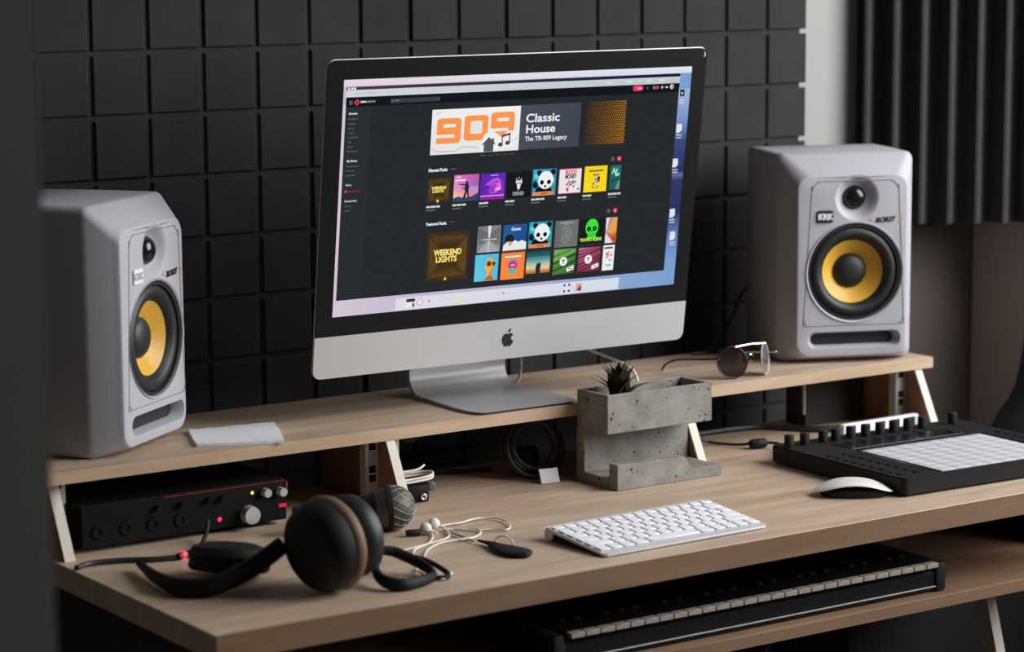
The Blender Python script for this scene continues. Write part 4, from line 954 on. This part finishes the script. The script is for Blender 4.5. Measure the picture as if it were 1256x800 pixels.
# earphones
ep = thing('earphones', 'white wired earphones tangled on the desk in front of the microphone', 'earphones', (0, 0, 0))
zc = .0022
def dp(L): return [(x, y, zc+random.uniform(0, .0012)) for x, y in L]
WIRES = [[(.0308, -.0832), (.0494, -.083), (.0676, -.0836), (.0938, -.0758), (.1129, -.079), (.1237, -.0978), (.1143, -.1338), (.0943, -.156), (.0835, -.1429), (.0595, -.1305), (.0401, -.1111), (.0254, -.1055)],
 [(.0069, -.1024), (-.0089, -.132), (-.0341, -.159), (-.067, -.1793), (-.0854, -.2046), (-.0955, -.2257), (-.0986, -.2423)],
 [(.0285, -.1078), (.0133, -.138), (-.0063, -.1542), (-.0326, -.1601), (-.0791, -.1705), (-.1078, -.1641)],
 [(.0325, -.1674), (.005, -.1645), (-.022, -.1678), (-.0535, -.1892), (-.0784, -.2193), (-.0942, -.2455), (-.1211, -.2675), (-.1292, -.2935), (-.1281, -.3212), (-.1166, -.3295), (-.0949, -.3094)],
 [(.0119, -.1676), (.0325, -.1674), (.0563, -.1489), (.0626, -.1328), (.0549, -.1166), (.0401, -.1111)]]
for q in WIRES: obj('wire', tube(new(), dp(q), .0013, 7, 6), WCABLE, ep)
obj('wire_splitter', tube(new(), [(.0254, -.1055, .0025), (.0233, -.1505, .0030), (.0204, -.186, .0025)], [.0012, .0017, .0012], 8, 6), GCABLE, ep)
for (x, y, d) in ((-.0024, -.1044, (-.5, -.75, .3)), (.0212, -.088, (-.3, -.9, .35))):
    b = lathe(new(), [(0, -.008), (.004, -.0078), (.0070, -.005), (.0082, 0), (.0080, .003), (.0062, .0058), (.003, .0072), (0, .0076)], (x, y, .0082), d, 28)
    cyl(b, (x+.001, y+.002, .008), (x+.010, y-.012, .003), .0026, .0020, 14)
    obj('earbud', b, WPL, ep)
jp = thing('jack_plug', 'small black jack plug with gold tip beside the microphone', 'plug', (-.020, -.105, 0), -.35)
b = lathe(new(), [(0, 0), (.0042, 0), (.0046, .004), (.0046, .018), (.0030, .020), (0, .020)], (-.012, 0, .005), (1, 0, 0), 20); obj('plug_body', b, BLACK, jp)
obj('gold_tip', lathe(new(), [(0, .0202), (.0019, .0202), (.0019, .030), (.0014, .0305), (.0019, .0325), (.0008, .036), (0, .036)], (-.012, 0, .005), (1, 0, 0), 16), GOLD, jp)
# dark fob with white loop
fo_ = thing('key_fob', 'black teardrop fob with a small white loop on the desk', 'fob', (.0287, -.2504, 0))
b = new(); rowsF = []
spine = [((.0245, -.190), .0022), ((.0272, -.212), .0048), ((.0255, -.232), .0105), ((.0270, -.255), .0185), ((.0295, -.275), .0195), ((.0290, -.290), .0125), ((.0285, -.297), .002)]
SPp = smooth_path([(p[0], p[1], r_) for p, r_ in spine], 5)
for i, p in enumerate(SPp):
    a_ = SPp[max(i-1, 0)]; c_ = SPp[min(i+1, len(SPp)-1)]; t = Vector((c_.x-a_.x, c_.y-a_.y, 0)).normalized(); s_ = Vector((-t.y, t.x, 0)); hw = max(p.z, .001); hh = min(.0042, hw*.6)
    rowsF.append([b.verts.new((p.x+s_.x*hw*math.cos(2*math.pi*k/16)-.0287, p.y+s_.y*hw*math.cos(2*math.pi*k/16)+.2504, .0046+hh*math.sin(2*math.pi*k/16))) for k in range(16)])
for a_, c_ in zip(rowsF, rowsF[1:]):
    for k in range(16): b.faces.new([a_[k], a_[(k+1) % 16], c_[(k+1) % 16], c_[k]])
b.faces.new(rowsF[0]); b.faces.new(rowsF[-1]); bmesh.ops.recalc_face_normals(b, faces=b.faces)
obj('fob_body', b, BLACK2, fo_)
obj('loop', tube(new(), [(-.002, .020, .006), (-.003, .021, .014), (.004, .013, .0185), (.010, .003, .014), (.011, .001, .006)], .0011, 7, 6), WCABLE, fo_)
# headphones
hpc = Vector((-.268, -.295, .0605)); hx = Vector((.97, .20, .10)).normalized()
hp = thing('headphones', 'large black headphones with brown leather ring lying at front left of desk', 'headphones', (-.30, -.25, 0))
HO = Vector((-.30, -.25, 0))
def hch(name, bm, m, par=hp): bmesh.ops.translate(bm, vec=-HO, verts=bm.verts); return obj(name, bm, m, par)
c0 = hpc-hx*.012
hch('ear_cup', lathe(new(), [(0, -.020), (.030, -.0198), (.044, -.0175), (.0515, -.011), (.0560, -.000), (.0565, .010), (.050, .016), (0, .016)], c0, hx, 48), CUPB)
hch('leather_ring', torus(new(), c0+hx*.020, hx, .0490, .0105, 48, 14), BROWNL)
hch('ear_cushion', lathe(new(), [(.030, .020), (.040, .032), (.050, .040), (.0525, .052), (.050, .062), (.040, .064), (.030, .060), (0, .058)], c0, hx, 48), RUBBER)
c1 = Vector((-.330, -.163, .0285)); h1 = Vector((.15, .1, 1)).normalized()
hch('ear_cup', lathe(new(), [(0, -.017), (.040, -.017), (.050, -.009), (.052, .002), (.046, .012), (.030, .017), (0, .018)], c1, h1, 40), CUPB)
hch('leather_ring', torus(new(), c1-h1*.012, h1, .0455, .006, 40, 10), CUPB)
hch('headband', tube(new(), [(-.300, -.245, .055), (-.345, -.240, .030), (-.395, -.232, .014), (-.424, -.200, .012), (-.424, -.150, .012), (-.414, -.100, .011), (-.404, -.060, .010)], [.012, .013, .013, .012, .009, .0065, .0055], 10, 6, flat=(.8, .95)), BLACK)
hch('yoke', tube(new(), [(-.345, -.240, .028), (-.350, -.205, .024), (-.345, -.175, .026), (-.338, -.165, .034)], .008, 10, 6), BLACK)
# curled black strap right of the headphones
b = tube(new(), [(-.165, -.262, .032), (-.150, -.268, .028), (-.128, -.292, .014), (-.128, -.318, .006), (-.155, -.335, .006), (-.188, -.342, .007), (-.205, -.322, .012), (-.196, -.290, .020), (-.178, -.270, .026)], [.006, .007, .007, .006, .008, .009, .008, .007, .006], 10, 6, flat=(.75, 1.))
tube(b, [(-.150, -.262, .026), (-.120, -.285, .018), (-.106, -.312, .006), (-.116, -.328, .0035), (-.135, -.318, .004)], .0035, 8, 6)
tag(obj('curled_strap', b, BLACK, loc=ORG), 'curled black strap on the desk edge, right of the headphones', 'strap')
# little black device with white lead wound on top
dv = thing('wall_adapter', 'small black adapter with white cable wound over it behind the divider', 'adapter', (.105, .080, 0), -.18)
b = box(new(), -.034, .010, -.016, .020, 0, .026, .004, 2); obj('adapter_body', b, BLACK, dv)
obj('grey_connector', box(new(), .0105, .022, -.010, .012, .014, .026, .002, 1), mat('grey_plastic', rgb(96, 94, 90), .5, noise=.05), dv)
b = lathe(new(), [(.0015, .0), (.0042, .0), (.0048, .002), (.0036, .0026), (.0015, .0008)], (.000, -.0165, .0085), (0, -1, 0), 20); obj('socket_ring', b, SATIN, dv)
b = new()
for k in range(2):
    tube(b, [(-.05, -.018-.002*k, .031+.004*k), (-.02, -.0185, .0312+.004*k), (.012, -.014, .0335+.004*k), (.020, .0, .036+.004*k), (.012, .013, .0345+.004*k), (-.02, .018, .032+.004*k), (-.05, .018, .031+.004*k), (-.06, 0, .030+.004*k)], .0017, 7, 6, True)
tube(b, [(-.05, -.01, .045), (-.01, -.012, .047), (.006, -.006, .052)], .0016, 7, 6)
obj('wound_cable', b, WCABLE, dv)
# coiled cables in the shade with a white tag
cc = thing('cable_coil', 'coil of black cable with a red band left of the planter', 'cable', (.325, .115, 0))
b = new()
for k in range(6):
    torus(b, (random.uniform(-.006, .006), random.uniform(-.008, .012), .046+random.uniform(-.003, .005)), (-.42+random.uniform(-.2, .2), -.85, .25+random.uniform(-.2, .2)), .034+.0018*k, .0034, 40, 8)
obj('black_loops', b, BCABLE, cc)
b = new(); M = axis_mat(Vector((.004, -.010, .046)), (-.42, -.85, .2))
tube(b, [M @ Vector((.0465*math.cos(a_), .0465*math.sin(a_), 0)) for a_ in [math.radians(x) for x in (-152, -165, 180, 165, 150, 140)]], .0028, 8, 4)
obj('red_band', b, REDM, cc)
b = new(); lathe(b, [(0, -.018), (.020, -.018), (.023, 0), (.020, .018), (0, .018)], (0, .020, .0235), (0, 0, 1), 24); obj('coil_core', b, BLACK, cc)
tg = thing('paper_tag', 'small white paper tag in front of the cable coil', 'tag', (.3215, .062, 0), -.15)
M = Euler((-.45, 0, 0)).to_matrix().to_4x4()
obj('tag_card', box(new(), -.014, .016, 0, .0008, .001, .023, .0, 1, M), PAPER, tg, smooth=False)
# black box further back with draped cables
cl_ = [(.08, .20, .05), (.12, .215, .075), (.17, .20, .06), (.22, .215, .085), (.28, .19, .07), (.33, .17, .085)]
cable('draped_cable', cl_, .0035, BCABLE, 'black cable draped in the shade behind the wall adapter')
cable('floor_lead', [(.05, .225, .004), (.12, .21, .004), (.18, .225, .004), (.25, .20, .004), (.30, .185, .004)], .0035, BCABLE, 'black cable lying along the desk back, under the draped one')

# ------------------------------------------------------------------ on and below the tray
mk = thing('midi_keyboard', 'long slim piano keyboard lying on the tray under the desk', 'keyboard', (.055, -.345, -.136))
ML = .645
obj('case', box(new(), -.018, ML+.018, .0, .19, .0004, .030, .003, 1), IFB, mk, smooth=False)
obj('front_strip', box(new(), -.014, ML+.014, -.002, -.0002, .008, .0095), SATIN, mk, smooth=False)
for x0, x1 in ((-.022, -.0025), (ML+.0025, ML+.022)): obj('end_cheek', box(new(), x0, x1, -.004, .19, .0003, .043, .004, 2), BLACK, mk)
obj('shaded_key_tops', box(new(), 0, ML, .0025, .15, .0305, .0440, .0008, 1), IFB, mk, smooth=False)  # black deck paints the desk's shade over the rear key tops
nk = 27; kw = ML/nk
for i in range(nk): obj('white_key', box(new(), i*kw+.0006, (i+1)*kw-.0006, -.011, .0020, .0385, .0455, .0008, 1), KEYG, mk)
pat = [0, 1, 3, 4, 5]
for i in range(nk-1):
    if i % 7 in pat: obj('black_key', box(new(), (i+1)*kw-.006, (i+1)*kw+.006, .040, .140, .0441, .0500, .0012, 1), IFB, mk)
cab = thing('under_desk_cabinet', 'black cabinet standing on the floor beneath the desk right end', 'cabinet', (.85, .0, -DZ))
obj('cabinet_body', box(new(), 0, .66, .012, .42, 0, .555, .004, 1), BLACK, cab, smooth=False)
obj('cabinet_door', box(new(), .003, .657, 0, .0115, .01, .548, .002, 1), BLACK2, cab, smooth=False)
cable('hanging_cable', [(.66, -.10, -.1535), (.655, -.10, -.20), (.63, -.10, -.235), (.585, -.10, -.275), (.52, -.10, -.40), (.50, -.10, -.58), (.50, -.10, -.745)], .004, BCABLE, 'black cable hanging under the tray near the desk leg')
b = new(); rows_ = []
for z, hw in ((-.1945, .105), (-.18, .115), (-.10, .112), (-.05, .101), (-.02, .086), (.01, .068), (.04, .057), (.08, .048), (.13, .040), (.17, .032), (.20, .018)):
    rows_.append([b.verts.new((1.372+.8235*hw*math.cos(t)*.97-.5673*hw*.7*math.sin(t)*(-1), .08-.5673*hw*math.cos(t)*.97+.8235*hw*.7*math.sin(t)*1, z+(.006*math.sin(3*t+z*40) if z > -.15 else 0))) for t in [2*math.pi*k/28 for k in range(28)]])
for a_, c_ in zip(rows_, rows_[1:]):
    for k in range(28): b.faces.new([a_[k], a_[(k+1) % 28], c_[(k+1) % 28], c_[k]])
b.faces.new(rows_[0]); b.faces.new(rows_[-1]); bmesh.ops.recalc_face_normals(b, faces=b.faces)
tag(obj('black_bag', b, mat('black_cloth', (.016, .016, .016), .95, noise=.15, nscale=40, bump=.3, bscale=300), loc=ORG, angle=80), 'black soft bag cut off by the right edge, beyond the pad controller', 'bag')
